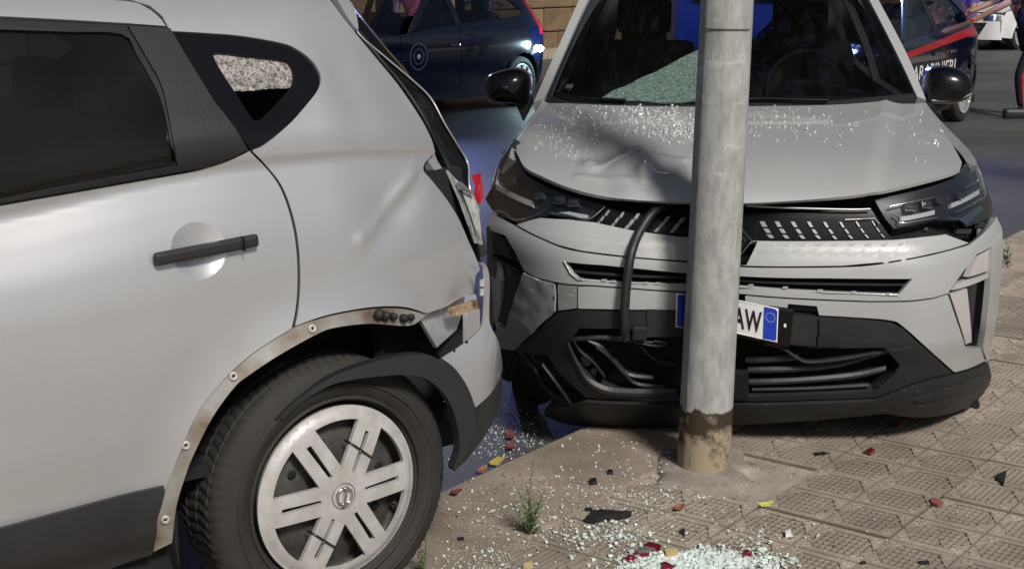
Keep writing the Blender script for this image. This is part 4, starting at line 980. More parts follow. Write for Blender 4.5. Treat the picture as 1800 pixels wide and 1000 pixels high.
# slats of the grille mouth
def slat(pts, r, m=M['blackpl'], off=-.03, name='grille_slat'):
    b_ = MB(); P = [FS.pt(*FS.hit(u, v), off) for u, v in cr(pts, 4)]
    vs = []; k = 6
    for p in P:
        for a, b in ((.012, -r), (.018, 0), (.012, r), (-.02, r*.8), (-.03, 0), (-.02, -r*.8)): vs.append(p+Vector((a, 0, b)))
    b_.add(vs, [(i*k+j, i*k+(j+1) % k, (i+1)*k+(j+1) % k, (i+1)*k+j) for i in range(len(P)-1) for j in range(k)], False)
    b_.add(vs[:k], [tuple(range(k))]); b_.add(vs[-k:], [tuple(range(k))])
    return b_.build(name, m, cro)
slatm = mat('slat_plastic', (.03, .03, .032), .42, var=.3, vscale=9)
slat([(1308, 640), (1340, 640), (1380, 638), (1403, 636)], .010, slatm)
slat([(1312, 657), (1400, 655), (1480, 647), (1540, 630), (1572, 620)], .010, slatm)
slat([(1315, 679), (1400, 676), (1500, 667), (1560, 655)], .010, slatm)
slat([(1320, 693), (1420, 691), (1530, 685)], .006, slatm)
slat([(1436, 608), (1500, 611), (1556, 612)], .006, slatm)
slat([(995, 604), (1060, 600), (1120, 606), (1170, 611)], .008, slatm)
slat([(996, 608), (1012, 640), (1030, 668), (1060, 686), (1100, 692), (1190, 692)], .014, slatm, off=-.012, name='broken_slat')
slat([(1030, 606), (1058, 620), (1080, 642), (1105, 666), (1150, 672)], .008, slatm, name='broken_slat')
slat([(1046, 614), (1070, 632), (1098, 662), (1120, 680), (1170, 685)], .007, slatm, off=-.02, name='broken_slat')
slat([(1340, 604), (1372, 612), (1396, 628), (1416, 638), (1450, 637), (1500, 630), (1540, 622)], .005, slatm, off=-.01, name='loose_cable')
for (u, v, w, h) in ((1026, 638, 20, 16), (1040, 662, 10, 20)): chip('torn_bracket', SB, (u, v), w, h, 5, mat('bracket_grey', (.09, .095, .11), .5), cro, th=.006, off=-.02)
chip('radiator_bracket', SB, (1303, 672), 26, 44, 0, M['blackpl'], cro, th=.02)
for pts_, r_, o_ in (([(908, 618), (932, 650), (958, 692), (986, 706)], .012, -.02), ([(954, 640), (975, 668), (1006, 712)], .007, .0), ([(882, 612), (900, 634), (934, 640), (948, 664)], .016, -.06), ([(1004, 604), (1016, 622), (1040, 640), (1062, 668)], .006, -.02), ([(1120, 612), (1150, 640), (1190, 650)], .007, -.04), ([(930, 660), (962, 655), (990, 668)], .010, -.05)):
    slat(pts_, r_, scr_black, off=o_, name='torn_plastic')
# headlamps
HL = Surf(CF, 0, c_off(-.045), 1, 2.5, 9.)
LS = Surf(CF, 0, c_off(+.004), 1, 2.5, 9.)
housing = mat('lamp_housing', (.02, .02, .022), .3, coat=.6)
led = mat('led_guide', (.52, .53, .54), .3, coat=.8)
proj = mat('projector_glass', (.05, .052, .056), .12, coat=1., metal=.3)
def lamp(lens, strips, chromes, drl, boxes):
    h = empty('headlamp'); h.parent = cro
    panel('housing', HL, lens, housing, h, res=.03, thick=.05)
    LB = Surf(CF, 0, c_off(-.032), 1, 2.5, 9.)
    for s in strips: panel('light_guide', LB, s, led, h, res=.02, thick=.02)
    for s in drl: panel('reflector', LB, s, M['chrome'], h, res=.02, thick=.015, off=.004)
    for c in chromes:
        b_ = MB(); b_.tube([LB.pt(*LB.hit(*p), .010) for p in cr(c, 3)], .0032, 6); b_.build('bezel_line', M['chrome'], h)
    for (u, v, r) in boxes:
        p = LB.pt(*LB.hit(u, v), -.005)
        nn = LB.nrm(*LB.hit(u, v)); q = Vector((1, 0, 0)).rotation_difference(nn).to_matrix()
        b_ = MB(); b_.bbox((0, 0, 0), (.03, r*2.1, r*1.5), .004); b_.bbox((.013, 0, 0), (.012, r*1.5, r*.95), .005)
        o = b_.build('projector', proj, h, loc=p); o.rotation_euler = q.to_euler()
        b_ = MB(); b_.tube([(.017, -r, -r*.72), (.017, r, -r*.72)], .0022, 6); o = b_.build('projector_rim', M['chrome'], h, loc=p); o.rotation_euler = q.to_euler()
    panel('lens', LS, lens, M['clear'], h, res=.02, thick=.004)
    return h
lamp([(1537, 351), (1575, 343), (1615, 334), (1675, 314), (1692, 299), (1699, 288), (1711, 289), (1727, 312), (1739, 342), (1747, 369), (1740, 382), (1699, 399), (1684, 388), (1645, 387), (1571, 402), (1556, 384)],
     [[(1581, 382), (1643, 369), (1643, 377), (1584, 389)], [(1672, 358), (1721, 333), (1722, 341), (1672, 366)]],
     [[(1563, 365), (1600, 357), (1638, 349)], [(1570, 378), (1580, 386), (1581, 395), (1610, 391), (1643, 384)], [(1674, 376), (1700, 363), (1727, 347)], [(1689, 332), (1702, 326), (1715, 320)], [(1714, 296), (1721, 315), (1729, 344)], [(1662, 385), (1684, 387)]],
     [[(1684, 387), (1698, 396), (1726, 366), (1718, 362)], [(1712, 297), (1718, 304), (1729, 340), (1726, 344)]],
     [(1597, 366, .018), (1626, 361, .018), (1648, 353, .014), (1684, 345, .014)])
lamp([(905, 244), (901, 262), (914, 291), (925, 308), (965, 331), (1015, 348), (1066, 362), (1040, 390), (1000, 384), (965, 378), (947, 381), (912, 393), (866, 371), (853, 350), (864, 330), (880, 281), (893, 264)],
     [[(872, 324), (936, 354), (936, 364), (871, 332)], [(1000, 372), (1034, 378), (1030, 384), (968, 375)]],
     [[(876, 297), (868, 330)], [(874, 371), (892, 375), (911, 388), (946, 380), (965, 368)], [(966, 374), (1000, 381), (1035, 388), (1064, 366)], [(886, 272), (892, 267)]],
     [[(879, 296), (882, 300), (872, 326), (868, 328)]],
     [(905, 320, .018), (985, 353, .020), (1010, 357, .020), (950, 345, .016)])
# under-lamp hardware on the gaping right side
for (u, v, w, h) in ((1690, 409, 26, 8), (1722, 398, 14, 8), (1625, 405, 6, 5), (1731, 390, 3, 12)): chip('lamp_bracket', SB, (u, v), w, h, 3, M['greypl'], cro, th=.01)
# number plate, folded round the pole
PW = .113
fold = [(-.215, .034), (-.196, .030), (-.165, .006), (-.12, -.014), (-.06, -.018), (-.02, -.004), (.06, .022), (.113, .034)]
def plate_pt(t, h, off=0.):
    """t = distance along the sheet from its left end, h = height above lower edge"""
    for (a, b) in zip(fold[:-1], fold[1:]):
        L_ = math.dist(a, b)
        if t <= L_ or b is fold[-1]:
            q = t/L_; y = a[0]+(b[0]-a[0])*q; x = a[1]+(b[1]-a[1])*q; n = Vector((b[0]-a[0], -(b[1]-a[1]), 0)).normalized()
            zz = .412+h+(.113-y)*.13
            return Vector((x, y, zz)) + Vector((n.x, n.y, 0))*off
        t -= L_
PL = sum(math.dist(a, b) for a, b in zip(fold[:-1], fold[1:]))
plate = empty('number_plate'); plate.parent = cro
def pl_strip(name, t0, t1, h0, h1, m, off, n=10):
    b_ = MB(); vs = []
    for i in range(n+1):
        t = t0+(t1-t0)*i/n
        vs += [plate_pt(t, h0, off), plate_pt(t, h1, off), plate_pt(t, h1, off-.0015), plate_pt(t, h0, off-.0015)]
    b_.add(vs, [(i*4+j, i*4+(j+1) % 4, (i+1)*4+(j+1) % 4, (i+1)*4+j) for i in range(n) for j in range(4)]+[(0, 1, 2, 3), (n*4, n*4+1, n*4+2, n*4+3)])
    return b_.build(name, m, plate)
bluem = mat('plate_blue', (.01, .045, .42), .3, coat=.5)
pl_strip('sheet', 0, PL, 0, PW, mat('plate_white', (.74, .75, .76), .3, coat=.4), .0, 24)
pl_strip('blue_band', PL-.046, PL-.004, .004, PW-.004, bluem, .002); pl_strip('blue_band', .004, .046, .004, PW-.004, bluem, .002)
b_ = MB(); b_.tube([plate_pt(PL-.025+.015*math.cos(R(q)), .079+.015*math.sin(R(q)), .0035) for q in range(0, 361, 20)], .0009, 5, caps=False); b_.build('ring_mark', mat('ring_white', (.35, .42, .75), .4), plate)
b_ = MB(); b_.tube([plate_pt(t, h, .0015) for t, h in [(0.004, .002), (.1, .002), (.2, .002), (PL-.01, .002), (PL-.002, .010), (PL-.002, PW-.010), (PL-.01, PW-.002), (.2, PW-.002), (.1, PW-.002), (.006, PW-.002), (.001, PW-.01), (.001, .01), (.004, .002)]], .0018, 6); b_.build('rim', M['white'], plate)
cu = bpy.data.curves.new('plate_text', 'FONT'); cu.body = 'YAW'; cu.size = .098; cu.resolution_u = 3; cu.offset = .0015; cu.space_character = 1.12
t_ = bpy.data.objects.new('plate_text', cu); COL.objects.link(t_); me = bpy.data.meshes.new_from_object(t_.evaluated_get(bpy.context.evaluated_depsgraph_get())); bpy.data.objects.remove(t_)
me.materials.clear(); mxx = max(v.co.x for v in me.vertices)
for v in me.vertices: v.co = plate_pt(PL-.052-(mxx-v.co.x)*.52, .022+v.co.y, .0028)
me.update(); link('plate_letters', me, mat('plate_black', (.012, .012, .014), .4), plate)
mb = MB(); mb.bbox((-.012, .118, .455), (.03, .09, .135), .012, Matrix.Rotation(R(-4), 3, 'X')); mb.build('plate_holder', M['gloss'], cro)
mb = MB(); mb.bbox((.006, .138, .462), (.006, .008, .012), .002); mb.build('plate_clip', M['white'], cro)
# dangling hose
mb = MB(); hp = cr([(1190, 356), (1170, 360), (1146, 376), (1124, 408), (1110, 444), (1103, 485), (1099, 530), (1098, 570), (1100, 596)], 4)
hs2 = Surf(CF, 0, lambda y, z: c_front(y, z)+.035-.05*sstep(.80, .86, z)-.02*sstep(.45, .40, z), 1, 2.5, 9.)
mb.tube([hs2.pt(*hs2.hit(*p)) for p in hp], .0155, 12); mb.build('dangling_hose', M['hose'], cro)
mb = MB(); b0 = hs2.pt(*hs2.hit(1100, 596)); mb.bbox(b0+Vector((-.01, .045, .02)), (.03, .05, .05), .008); mb.build('hose_bracket', M['blackpl'], cro)
mb = MB(); mb.tube([FS.pt(*FS.hit(u, v), -.005) for u, v in cr([(1100, 598), (1130, 606), (1160, 610), (1172, 604), (1150, 601)], 4)], .004, 6); mb.build('loose_wire', M['hose'], cro)
# engine-bay gloom below the left lamp: arch liner and inner pieces
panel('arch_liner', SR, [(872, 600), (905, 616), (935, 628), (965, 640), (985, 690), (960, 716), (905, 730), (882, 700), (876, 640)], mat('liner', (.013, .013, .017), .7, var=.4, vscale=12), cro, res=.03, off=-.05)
# ------------------------------------------------------------------ cabin
def c_ws(y, z): return -1.125-(z-1.075)*1.62-.10*y*y
WS = Surf(CF, 0, c_ws, 1, 3., 12.)
gl_l = cr([(960, 172), (985, 115), (1010, 58), (1036, 3), (1062, -45), (1088, -85)], 3); gl_r = cr([(1480, -85), (1500, -45), (1524, 2), (1552, 55), (1580, 112), (1607, 169)], 3)
ws = panel('windscreen', WS, gl_l+gl_r+[(1480, 181), (1340, 184), (1200, 185), (1060, 183), (1000, 179)], M['windscreen'], cro, res=.05, thick=.005)
Pm = Surf(CF, 0, lambda y, z: c_ws(y, z)+.012, 1, 3., 12.)
panel('roof_pillar', Pm, cr([(957, 173), (982, 115), (1007, 58), (1032, 3), (1058, -45), (1084, -88)], 3)+cr([(1066, -90), (1043, -48), (1018, 0), (996, 50), (968, 112), (938, 180)], 3), M['grey'], cro, res=.03, thick=.06)
panel('roof_pillar', Pm, cr([(1484, -88), (1504, -48), (1528, 0), (1556, 54), (1584, 110), (1612, 170)], 3)+cr([(1628, 176), (1600, 108), (1572, 52), (1544, 0), (1520, -50), (1500, -90)], 3), M['grey'], cro, res=.03, thick=.06)
panel('cowl', Pm, [(957, 175), (1060, 186), (1200, 189), (1340, 188), (1480, 185), (1612, 171), (1606, 162), (1480, 174), (1340, 178), (1200, 179), (1060, 177), (975, 164)], M['blackpl'], cro, res=.04, thick=.03, off=-.006)
for p in ([(975, 166), (1000, 174), (1040, 178), (1100, 181)], [(1290, 180), (1340, 178), (1400, 180), (1455, 181)]):
    b_ = MB(); b_.tube([Pm.pt(*Pm.hit(*q), .012) for q in cr(p, 3)], .007, 6); b_.build('wiper', M['gloss'], cro)
panel('crazed_sheet', WS, [(1053, 180), (1075, 168), (1110, 151), (1160, 126), (1222, 96), (1262, 80), (1262, 184), (1150, 184)], crazed_or_lit('crazed_windscreen', (.5, .6, .56), .95, 150, green=(.34, .47, .42)), ws, res=.02, thick=.006, off=.014, warp=lambda p: p+Vector((.012*mnoise.noise(p*11), 0, .01*mnoise.noise(p*9))))
chip('inspection_sticker', WS, (1000, 148), 12, 7, 3, M['white'], ws, th=.001, off=-.012)
roofc = Surf(CF, 2, lambda x, y: 1.575-.05*(y/.6)**2-.04*max(0, x+2.2)**2-.03*max(0, -x-2.9)**2, 1)
panel('roof', roofc, [(-1.86, -.50), (-1.83, 0), (-1.86, .50), (-2.4, .58), (-3.6, .56), (-3.75, .0), (-3.6, -.56), (-2.4, -.58)], M['grey'], cro, px=False, res=.08, thick=.03)
_sidey = tab([.2, .45, .6, .75, .85, .92, .98, 1.05, 1.2, 1.4, 1.5, 1.57], [.86, .876, .882, .880, .866, .842, .805, .765, .715, .625, .565, .50])
for s in (-1, 1):
    side = Surf(CF, 1, lambda x, z, s=s: s*(_sidey(z)-.45*max(0, x+.70)**2-.05*max(0, -x-3.2)**2+.022*max(0, 1-(math.hypot(x+.86, z-.335)-.37)/.10)**2*(math.hypot(x+.86, z-.335) < .47)), s)
    ar1 = [(-.86+.37*math.cos(R(q)), .335+.37*math.sin(R(q))) for q in range(0, 181, 12)]; ar2 = [(-3.50+.37*math.cos(R(q)), .335+.37*math.sin(R(q))) for q in range(0, 181, 12)]
    wn1 = [(-1.55, 1.06), (-1.95, 1.42), (-2.45, 1.47), (-2.45, 1.08)]; wn2 = [(-2.52, 1.08), (-2.52, 1.47), (-3.2, 1.44), (-3.45, 1.14)]
    panel('body_side', side, [(-.46, .24)]+ar1+[(-1.23, .22), (-3.1, .22)]+ar2[0:]+[(-3.87, .3), (-4.1, .4), (-4.12, .95), (-3.9, 1.2), (-3.6, 1.5), (-2.3, 1.56), (-1.9, 1.50), (-1.26, 1.09), (-1.13, 1.062), (-.95, 1.022), (-.75, .985), (-.60, .955), (-.50, .930), (-.56, .86), (-.56, .74), (-.44, .70), (-.40, .5)], M['grey'], cro, holes=[wn1, wn2], px=False, res=.05, thick=.03)
    for w in (wn1, wn2): panel('side_glass', side, w, M['tint'], cro, px=False, res=.1, thick=.004, off=-.01)
    # wheels
    wl_ = link('wheel', tyre_mesh(.335, .205) if s < 0 else bpy.data.meshes['tyre.001'], None, cro, loc=(-.86, s*.885, .335), rot=(0, 0, math.pi if s > 0 else 0))
    b_ = MB(); b_.lathe([(.228, .012), (.222, .03), (.18, .02), (.10, .005), (.001, .0)], 36); rim2 = b_.build('alloy_rim', M['cap'], wl_)
    w3_ = link('wheel', bpy.data.meshes['tyre.001'], None, cro, loc=(-3.50, s*.885, .335), rot=(0, 0, math.pi if s > 0 else 0)); link('alloy_rim', rim2.data, None, w3_)
# wing mirrors: black shells on stubby arms
def mirror(pts_px, x_at, arm_px, side):
    d = bpy.data.objects.new('wing_mirror', None); COL.objects.link(d); d.parent = cro
    Q = Surf(CF, 0, lambda y, z: x_at, 1, 3., 12.)
    ab = [Q.hit(*p) for p in cr(pts_px, 3, True)]
    cy = sum(p[0] for p in ab)/len(ab); cz = sum(p[1] for p in ab)/len(ab)
    b_ = MB(); vs = []; n = len(ab)
    lay = ((1., -.10), (1.02, -.03), (1., .0), (.92, .030), (.72, .055), (.40, .070))
    for sc_, dx in lay: vs += [(x_at+dx, cy+(a-cy)*sc_, cz+(b-cz)*sc_) for a, b in ab]
    vs.append((x_at+.074, cy, cz))
    fs = [(l*n+i, l*n+(i+1) % n, (l+1)*n+(i+1) % n, (l+1)*n+i) for l in range(len(lay)-1) for i in range(n)]+[((len(lay)-1)*n+i, (len(lay)-1)*n+(i+1) % n, len(vs)-1) for i in range(n)]+[tuple(range(n))]
    b_.add(vs, fs, True); b_.build('shell', M['gloss'], d)
    ap = [Q.hit(*p) for p in arm_px]; b_ = MB(); A_ = [Vector((x_at-.01, a, b)) for a, b in ap]
    b_.add(A_+[p-Vector((.07, 0, 0)) for p in A_], [(0, 1, 2, 3), (7, 6, 5, 4)]+[(i, (i+1) % 4, 4+(i+1) % 4, 4+i) for i in range(4)]); b_.build('arm', M['blackpl'], d)
    return d, Q
mirror([(852, 152), (857, 136), (880, 126), (905, 122), (922, 127), (930, 142), (930, 172), (922, 186), (900, 182), (868, 180), (855, 170)], -1.36, [(905, 182), (930, 165), (936, 182), (919, 214)], -1)
md_, Q_ = mirror([(1628, 160), (1629, 135), (1640, 122), (1665, 118), (1690, 124), (1706, 138), (1710, 156), (1704, 172), (1680, 182), (1640, 184), (1630, 178)], -1.30, [(1616, 170), (1632, 168), (1668, 184), (1650, 192)], 1)
b_ = MB(); b_.tube([Vector((-1.30+.05, a, b)) for a, b in [Q_.hit(*p) for p in cr([(1634, 175), (1660, 175), (1690, 169), (1704, 163)], 3)]], .004, 6); b_.build('indicator_strip', mat('mirror_strip', (.25, .25, .26), .3), md_)
# inside: dash, wheel, seats, dark shell
mb = MB(); mb.bbox((-1.55, 0, .98), (.75, 1.4, .12), .04); mb.bbox((-1.45, .37, 1.05), (.3, .40, .10), .045); mb.build('dashboard', mat('dash_plastic', (.012, .012, .013), .6), cro)
mb = MB(); c = Vector((-1.92, .37, 1.06)); tl_ = Matrix.Rotation(R(-25), 3, 'Y')
mb.tube([c+tl_ @ Vector((0, .185*math.cos(R(q)), .185*math.sin(R(q)))) for q in range(0, 361, 12)], .015, 8, caps=False); mb.bbox(c, (.05, .15, .11), .02); mb.tube([c+Vector((0, -.18, .0)), c, c+Vector((0, .18, 0))], .014, 8); mb.build('steering_wheel', M['blackpl'], cro)
for y in (-.37, .37):
    mb = MB(); mb.bbox((-2.35, y, .95), (.16, .50, .62), .06, Matrix.Rotation(R(-14), 3, 'Y')); mb.bbox((-2.44, y, 1.37), (.10, .26, .18), .04); mb.bbox((-2.1, y, .62), (.5, .5, .16), .05); mb.build('seat', M['seat'], cro)
mb = MB(); mb.bbox((-3.2, 0, .9), (.15, 1.2, .5), .05)
for y in (-.38, .38): mb.bbox((-3.22, y, 1.20), (.09, .24, .14), .03)
mb.build('rear_seat', M['seat'], cro)
mb = MB(); mb.box((-2.2, 0, .28), (3.6, 1.5, .1)); mb.box((-1.0, 0, .55), (.05, 1.35, .7)); mb.build('floor_pan', M['void'], cro)
rg = Surf(CF, 0, lambda y, z: -3.98+.55*(z-1.1), -1)
panel('tailgate', rg, [(-.80, .35), (.80, .35), (.78, 1.0), (.58, 1.52), (-.58, 1.52), (-.78, 1.0)], M['grey'], cro, holes=[[(-.60, 1.04), (.60, 1.04), (.50, 1.44), (-.50, 1.44)]], px=False, res=.1, thick=.04)
panel('rear_glass', rg, [(-.61, 1.03), (.61, 1.03), (.51, 1.45), (-.51, 1.45)], M['clear'], cro, px=False, res=.2, thick=.004)
# upright black trim seen beside the pole
mb = MB(); mb.bbox((-.55, -.10, 1.05), (.02, .022, .2), .006); 
# ================================================================== background cars
_hp = tab([.12, .25, .5, .75, .92, 1.0, 1.06, 1.2, 1.38, 1.46, 1.50], [-.05, -.02, .02, .03, .015, -.02, -.05, -.12, -.22, -.29, -.40])
def hatch_s(x, z):
    s = _hp(z)
    if x > .1: s -= .55*(x-.1)**2
    if x < -2.6: s -= .35*(x+2.6)**2
    for c in (0., -2.5):
        r = math.hypot(x-c, z-.31)
        if r < .45: s += .02*((.45-r)/.1)**2 if r > .3 else .045
    return s
small_tyre = tyre_mesh(.305, .19, 'tyre_small', 40, .215)
def rim_mesh(nsp):
    b_ = MB(); b_.lathe([(.215, .01), (.214, -.004), (.205, -.006), (.198, .01), (.195, .05)], 40)
    b_.lathe([(.001, -.006), (.045, -.004), (.055, .01)], 20)
    for k in range(nsp):
        c = 2*math.pi*k/nsp; t = Vector((-math.sin(c), 0, math.cos(c))); d = Vector((math.cos(c), 0, math.sin(c)))
        w0, w1 = .10/nsp*1.4, .30/nsp*1.1
        P = [d*.04-t*w0, d*.04+t*w0, d*.205+t*w1, d*.205-t*w1]
        b_.add([p+Vector((0, -.005, 0)) for p in P]+[p+Vector((0, .02, 0)) for p in P], [(0, 1, 2, 3), (0, 4, 5, 1), (1, 5, 6, 2), (2, 6, 7, 3), (3, 7, 4, 0)])
    me = b_.mesh('alloy_rim'); me.materials.append(mat('alloy', (.62, .62, .62), .3, metal=.5)); return me
rim10 = rim_mesh(10); rim18 = rim_mesh(18)
disc_me = MB(); disc_me.lathe([(.20, .055), (.001, .055)], 30); disc_me = disc_me.mesh('brake_disc'); disc_me.materials.append(M['void'])
M['bg_glass'] = glass_mat('street_car_glass', (.84, .85, .86))
navy = mat('navy_paint', (.003, .0045, .016), .15, coat=1., coat_rough=.03, var=.15, vscale=3)
whitep = mat('white_paint', (.66, .67, .68), .3, coat=.8)
def hatch(name, org, ang, paint, label, rimme, seams=(-1.17, -2.2), belt=0., zoff=0.):
    fr = Frame(org, ang); root = empty(name, org, ang, label, 'car')
    S1 = Surf(fr, 1, lambda x, z: -hatch_s(x, z), -1, 4, 60); S2 = Surf(fr, 1, lambda x, z: 1.58+hatch_s(x, z), 1, 4, 60)
    x1, x2 = seams
    def arc(c, r=.345): return [(c+r*math.cos(R(q)), .31+r*math.sin(R(q))) for q in range(-12, 193, 12)]
    W_low = [(.06, 1.09), (x1, 1.03), (-1.95, .97)]
    quarter = [(x1, .24), (x1, 1.03), (.06, 1.09), (.13, 1.15), (-.18, 1.37), (-.8, 1.40), (-1.42, 1.365), (-1.95, .975), (-2.05, .965), (-1.47, 1.43), (-.8, 1.475), (-.15, 1.45), (.14, 1.36), (.40, 1.10), (.50, .98), (.56, .72), (.54, .42), (.46, .26)]+arc(0)+[]
    for S, nm in ((S1, ''), (S2, '')):
        panel('quarter_panel', S, quarter, paint, root, px=False, res=.05, thick=.02)
        panel('door', S, [(x1-.010, .24), (x1-.010, 1.025), (-1.95, .965), (x2, .945), (x2, .24)], paint, root, px=False, res=.06, thick=.02)
        panel('front_fender', S, [(x2-.010, .24), (x2-.010, .945), (-2.35, .93), (-3.1, .78), (-3.22, .62), (-3.2, .3), (-3.1, .26)]+arc(-2.5)[::-1], paint, root, px=False, res=.06, thick=.02)
        gsplit = x1+.02
        panel('rear_glass', S, [(gsplit+.04, 1.035), (gsplit+.02, 1.385), (-.8, 1.40), (-.18, 1.365), (.13, 1.15), (.06, 1.095)] if gsplit < -.9 else [(gsplit+.04, 1.05), (gsplit, 1.38), (-.18, 1.365), (.13, 1.15), (.06, 1.095)], M['bg_glass'], root, px=False, res=.1, thick=.004, off=-.01)
        panel('front_glass', S, [(gsplit-.04, 1.03), (gsplit-.06, 1.385), (-1.42, 1.36), (-1.93, .975)], M['bg_glass'], root, px=False, res=.1, thick=.004, off=-.01)
        panel('pillar', S, [(gsplit-.05, 1.02), (gsplit-.07, 1.40), (gsplit+.03, 1.40), (gsplit+.05, 1.03)], M['greypl'], root, px=False, res=.06, thick=.02, off=-.003)
        panel('sill', S, [(-.36, .25), (-2.14, .25), (-2.14, .17), (-.36, .17)], M['blackpl'], root, px=False, res=.1, thick=.03)
    for hx in (x1-.14,):
        p = S1.pt(hx, .80, .012); b_ = MB(); b_.bbox((0, 0, 0), (.19, .02, .035), .009); b_.build('door_handle', paint if paint is navy else M['chrome'], root, loc=p)
    rf = Surf(fr, 2, lambda x, y: 1.495-.06*((y-.79)/.55)**2-.05*max(0, x+.2)**2-.12*max(0, -x-1.2)**2, 1)
    panel('roof', rf, [(-1.5, .30), (-.2, .33), (.08, .40), (.08, 1.18), (-.2, 1.25), (-1.5, 1.28)], paint, root, px=False, res=.1, thick=.03)
    wsx = Surf(fr, 2, lambda x, y: 1.45-(-x-1.45)*.78-.05*((y-.79)/.6)**2, 1)
    panel('windscreen', wsx, [(-1.47, .33), (-1.47, 1.25), (-2.08, 1.42), (-2.08, .16)], M['bg_glass'], root, px=False, res=.1, thick=.005)
    bn = Surf(fr, 2, lambda x, y: .955-.16*sstep(-2.2, -3.3, x)-.08*((y-.79)/.75)**4, 1)
    panel('bonnet', bn, [(-2.08, .10), (-2.08, 1.48), (-3.05, 1.42), (-3.25, .79), (-3.05, .16)], paint, root, px=False, res=.1, thick=.03)
    bk = Surf(fr, 0, lambda y, z: .58-.20*((y-.79)/.8)**4-.06*max(0, .5-z)-.62*max(0, z-1.0), 1)
    panel('tailgate', bk, [(.10, .3), (1.48, .3), (1.46, 1.0), (1.30, 1.42), (.28, 1.42), (.12, 1.0)], paint, root, px=False, res=.08, thick=.04, holes=[[(.26, 1.04), (1.32, 1.04), (1.22, 1.36), (.36, 1.36)]])
    panel('tailgate_glass', bk, [(.25, 1.03), (1.33, 1.03), (1.23, 1.37), (.35, 1.37)], M['tint'], root, px=False, res=.2, thick=.004)
    for y in (.06, 1.52):
        S = S1 if y < .5 else S2
        panel('tail_lamp', S, [(.20, 1.30), (.27, 1.29), (.47, 1.02), (.53, .86), (.44, .86), (.38, 1.02)], M['red'], root, px=False, res=.05, thick=.03, off=.006)
    fb = Surf(fr, 0, lambda y, z: -3.30+.22*((y-.79)/.8)**4+.05*max(0, z-.6), -1)
    panel('front_bumper', fb, [(.10, .22), (1.48, .22), (1.48, .72), (.79, .76), (.10, .72)], paint, root, px=False, res=.08, thick=.04)
    for y in (.30, 1.28): panel('headlamp', fb, [(y-.16, .60), (y+.16, .60), (y+.17, .71), (y-.17, .71)], M['chrome'], root, px=False, res=.06, thick=.02, off=.008)
    for x in (0., -2.5):
        for y, rz in ((.0, 0.), (1.58, math.pi)):
            w = link('wheel', small_tyre, None, root, loc=(x, y, .305), rot=(0, 0, rz)); link('alloy_rim', rimme, None, w); link('brake_disc', disc_me, None, w)
    mb = MB(); mb.box((-1.3, .79, .30), (3.4, 1.25, .22)); mb.build('underbody', M['void'], root)
    for x in (-.35, -1.25):
        for y in (.42, 1.16): mb = MB(); mb.bbox((x, y, .85), (.14, .46, .6), .05, Matrix.Rotation(R(12), 3, 'Y')); mb.bbox((x+.06, y, 1.22), (.09, .25, .17), .04); mb.build('seat', M['seat'], root)
    return root, S1, fr
redst = mat('stripe_red', (.34, .012, .02), .35, coat=.6)
lett = mat('letter_white', (.66, .66, .64), .45)
beaconm = mat('blue_beacon', (.01, .06, .8), .2, emit=(.03, .12, 1.), estr=14.)
def light_bar(root, x, power, col=(.30, .37, 1.)):
    lb = empty('light_bar'); lb.parent = root
    b_ = MB(); b_.bbox((x, .79, 1.515), (.22, 1.0, .035), .012); b_.build('mount', M['blackpl'], lb)
    for y in (.42, 1.16): b_ = MB(); b_.bbox((x, y, 1.565), (.20, .28, .075), .03); b_.build('beacon', beaconm, lb)
    ld = bpy.data.lights.new('beacon_light', 'POINT'); ld.energy = power; ld.color = col; ld.shadow_soft_size = .12
    lo = bpy.data.objects.new('beacon_light', ld); COL.objects.link(lo); lo.parent = lb; lo.location = (x, .79, 1.72)
BO = gnd(917, 187, ROAD_Z)
blue_car, BS1, BFr = hatch('dark_blue_car', BO, R(52), navy, 'dark blue police hatchback behind the silver SUV, round crest on its door', rim10)
light_bar(blue_car, -1.0, 135)
# crest on the door: two rings and a centre
ec = BS1.hit(736, 100)
for r0, r1 in ((.150, .138), (.088, .078)):
    b_ = MB(); n = 32; vs = []
    for q in range(n): c_, s_ = math.cos(2*math.pi*q/n), math.sin(2*math.pi*q/n); vs += [BS1.pt(ec[0]+r*c_, ec[1]+r*s_, .003) for r in (r0, r1)]
    b_.add(vs, [(2*q, 2*q+1, 2*((q+1) % n)+1, 2*((q+1) % n)) for q in range(n)]); b_.build('door_crest', mat('crest_white', (.13, .14, .17), .4), blue_car)
b_ = MB(); b_.lathe([(.001, -.004), (.022, -.003), (.028, 0)], 12, c=BS1.pt(*ec, .002)); b_.build('door_crest', lett, blue_car)
# white glare at its rear corner, added as a glowing bulb and point light
rl = BS1.hit(944, 86); rp = BS1.pt(rl[0]+.04, rl[1], .03)
b_ = MB(); b_.lathe([(.001, -.035), (.022, -.03), (.038, -.012), (.04, .01), (.03, .03)], 16); b_.build('rear_glare', mat('white_glare', (.9, .95, 1), .2, emit=(.75, .95, 1.), estr=90.), blue_car, loc=rp)
ld = bpy.data.lights.new('rear_glare_light', 'POINT'); ld.energy = 26; ld.color = (.62, .92, 1.); ld.shadow_soft_size = .05
lo = bpy.data.objects.new('rear_glare_light', ld); COL.objects.link(lo); lo.parent = blue_car; lo.location = rp+Vector((.12, -.30, .04))

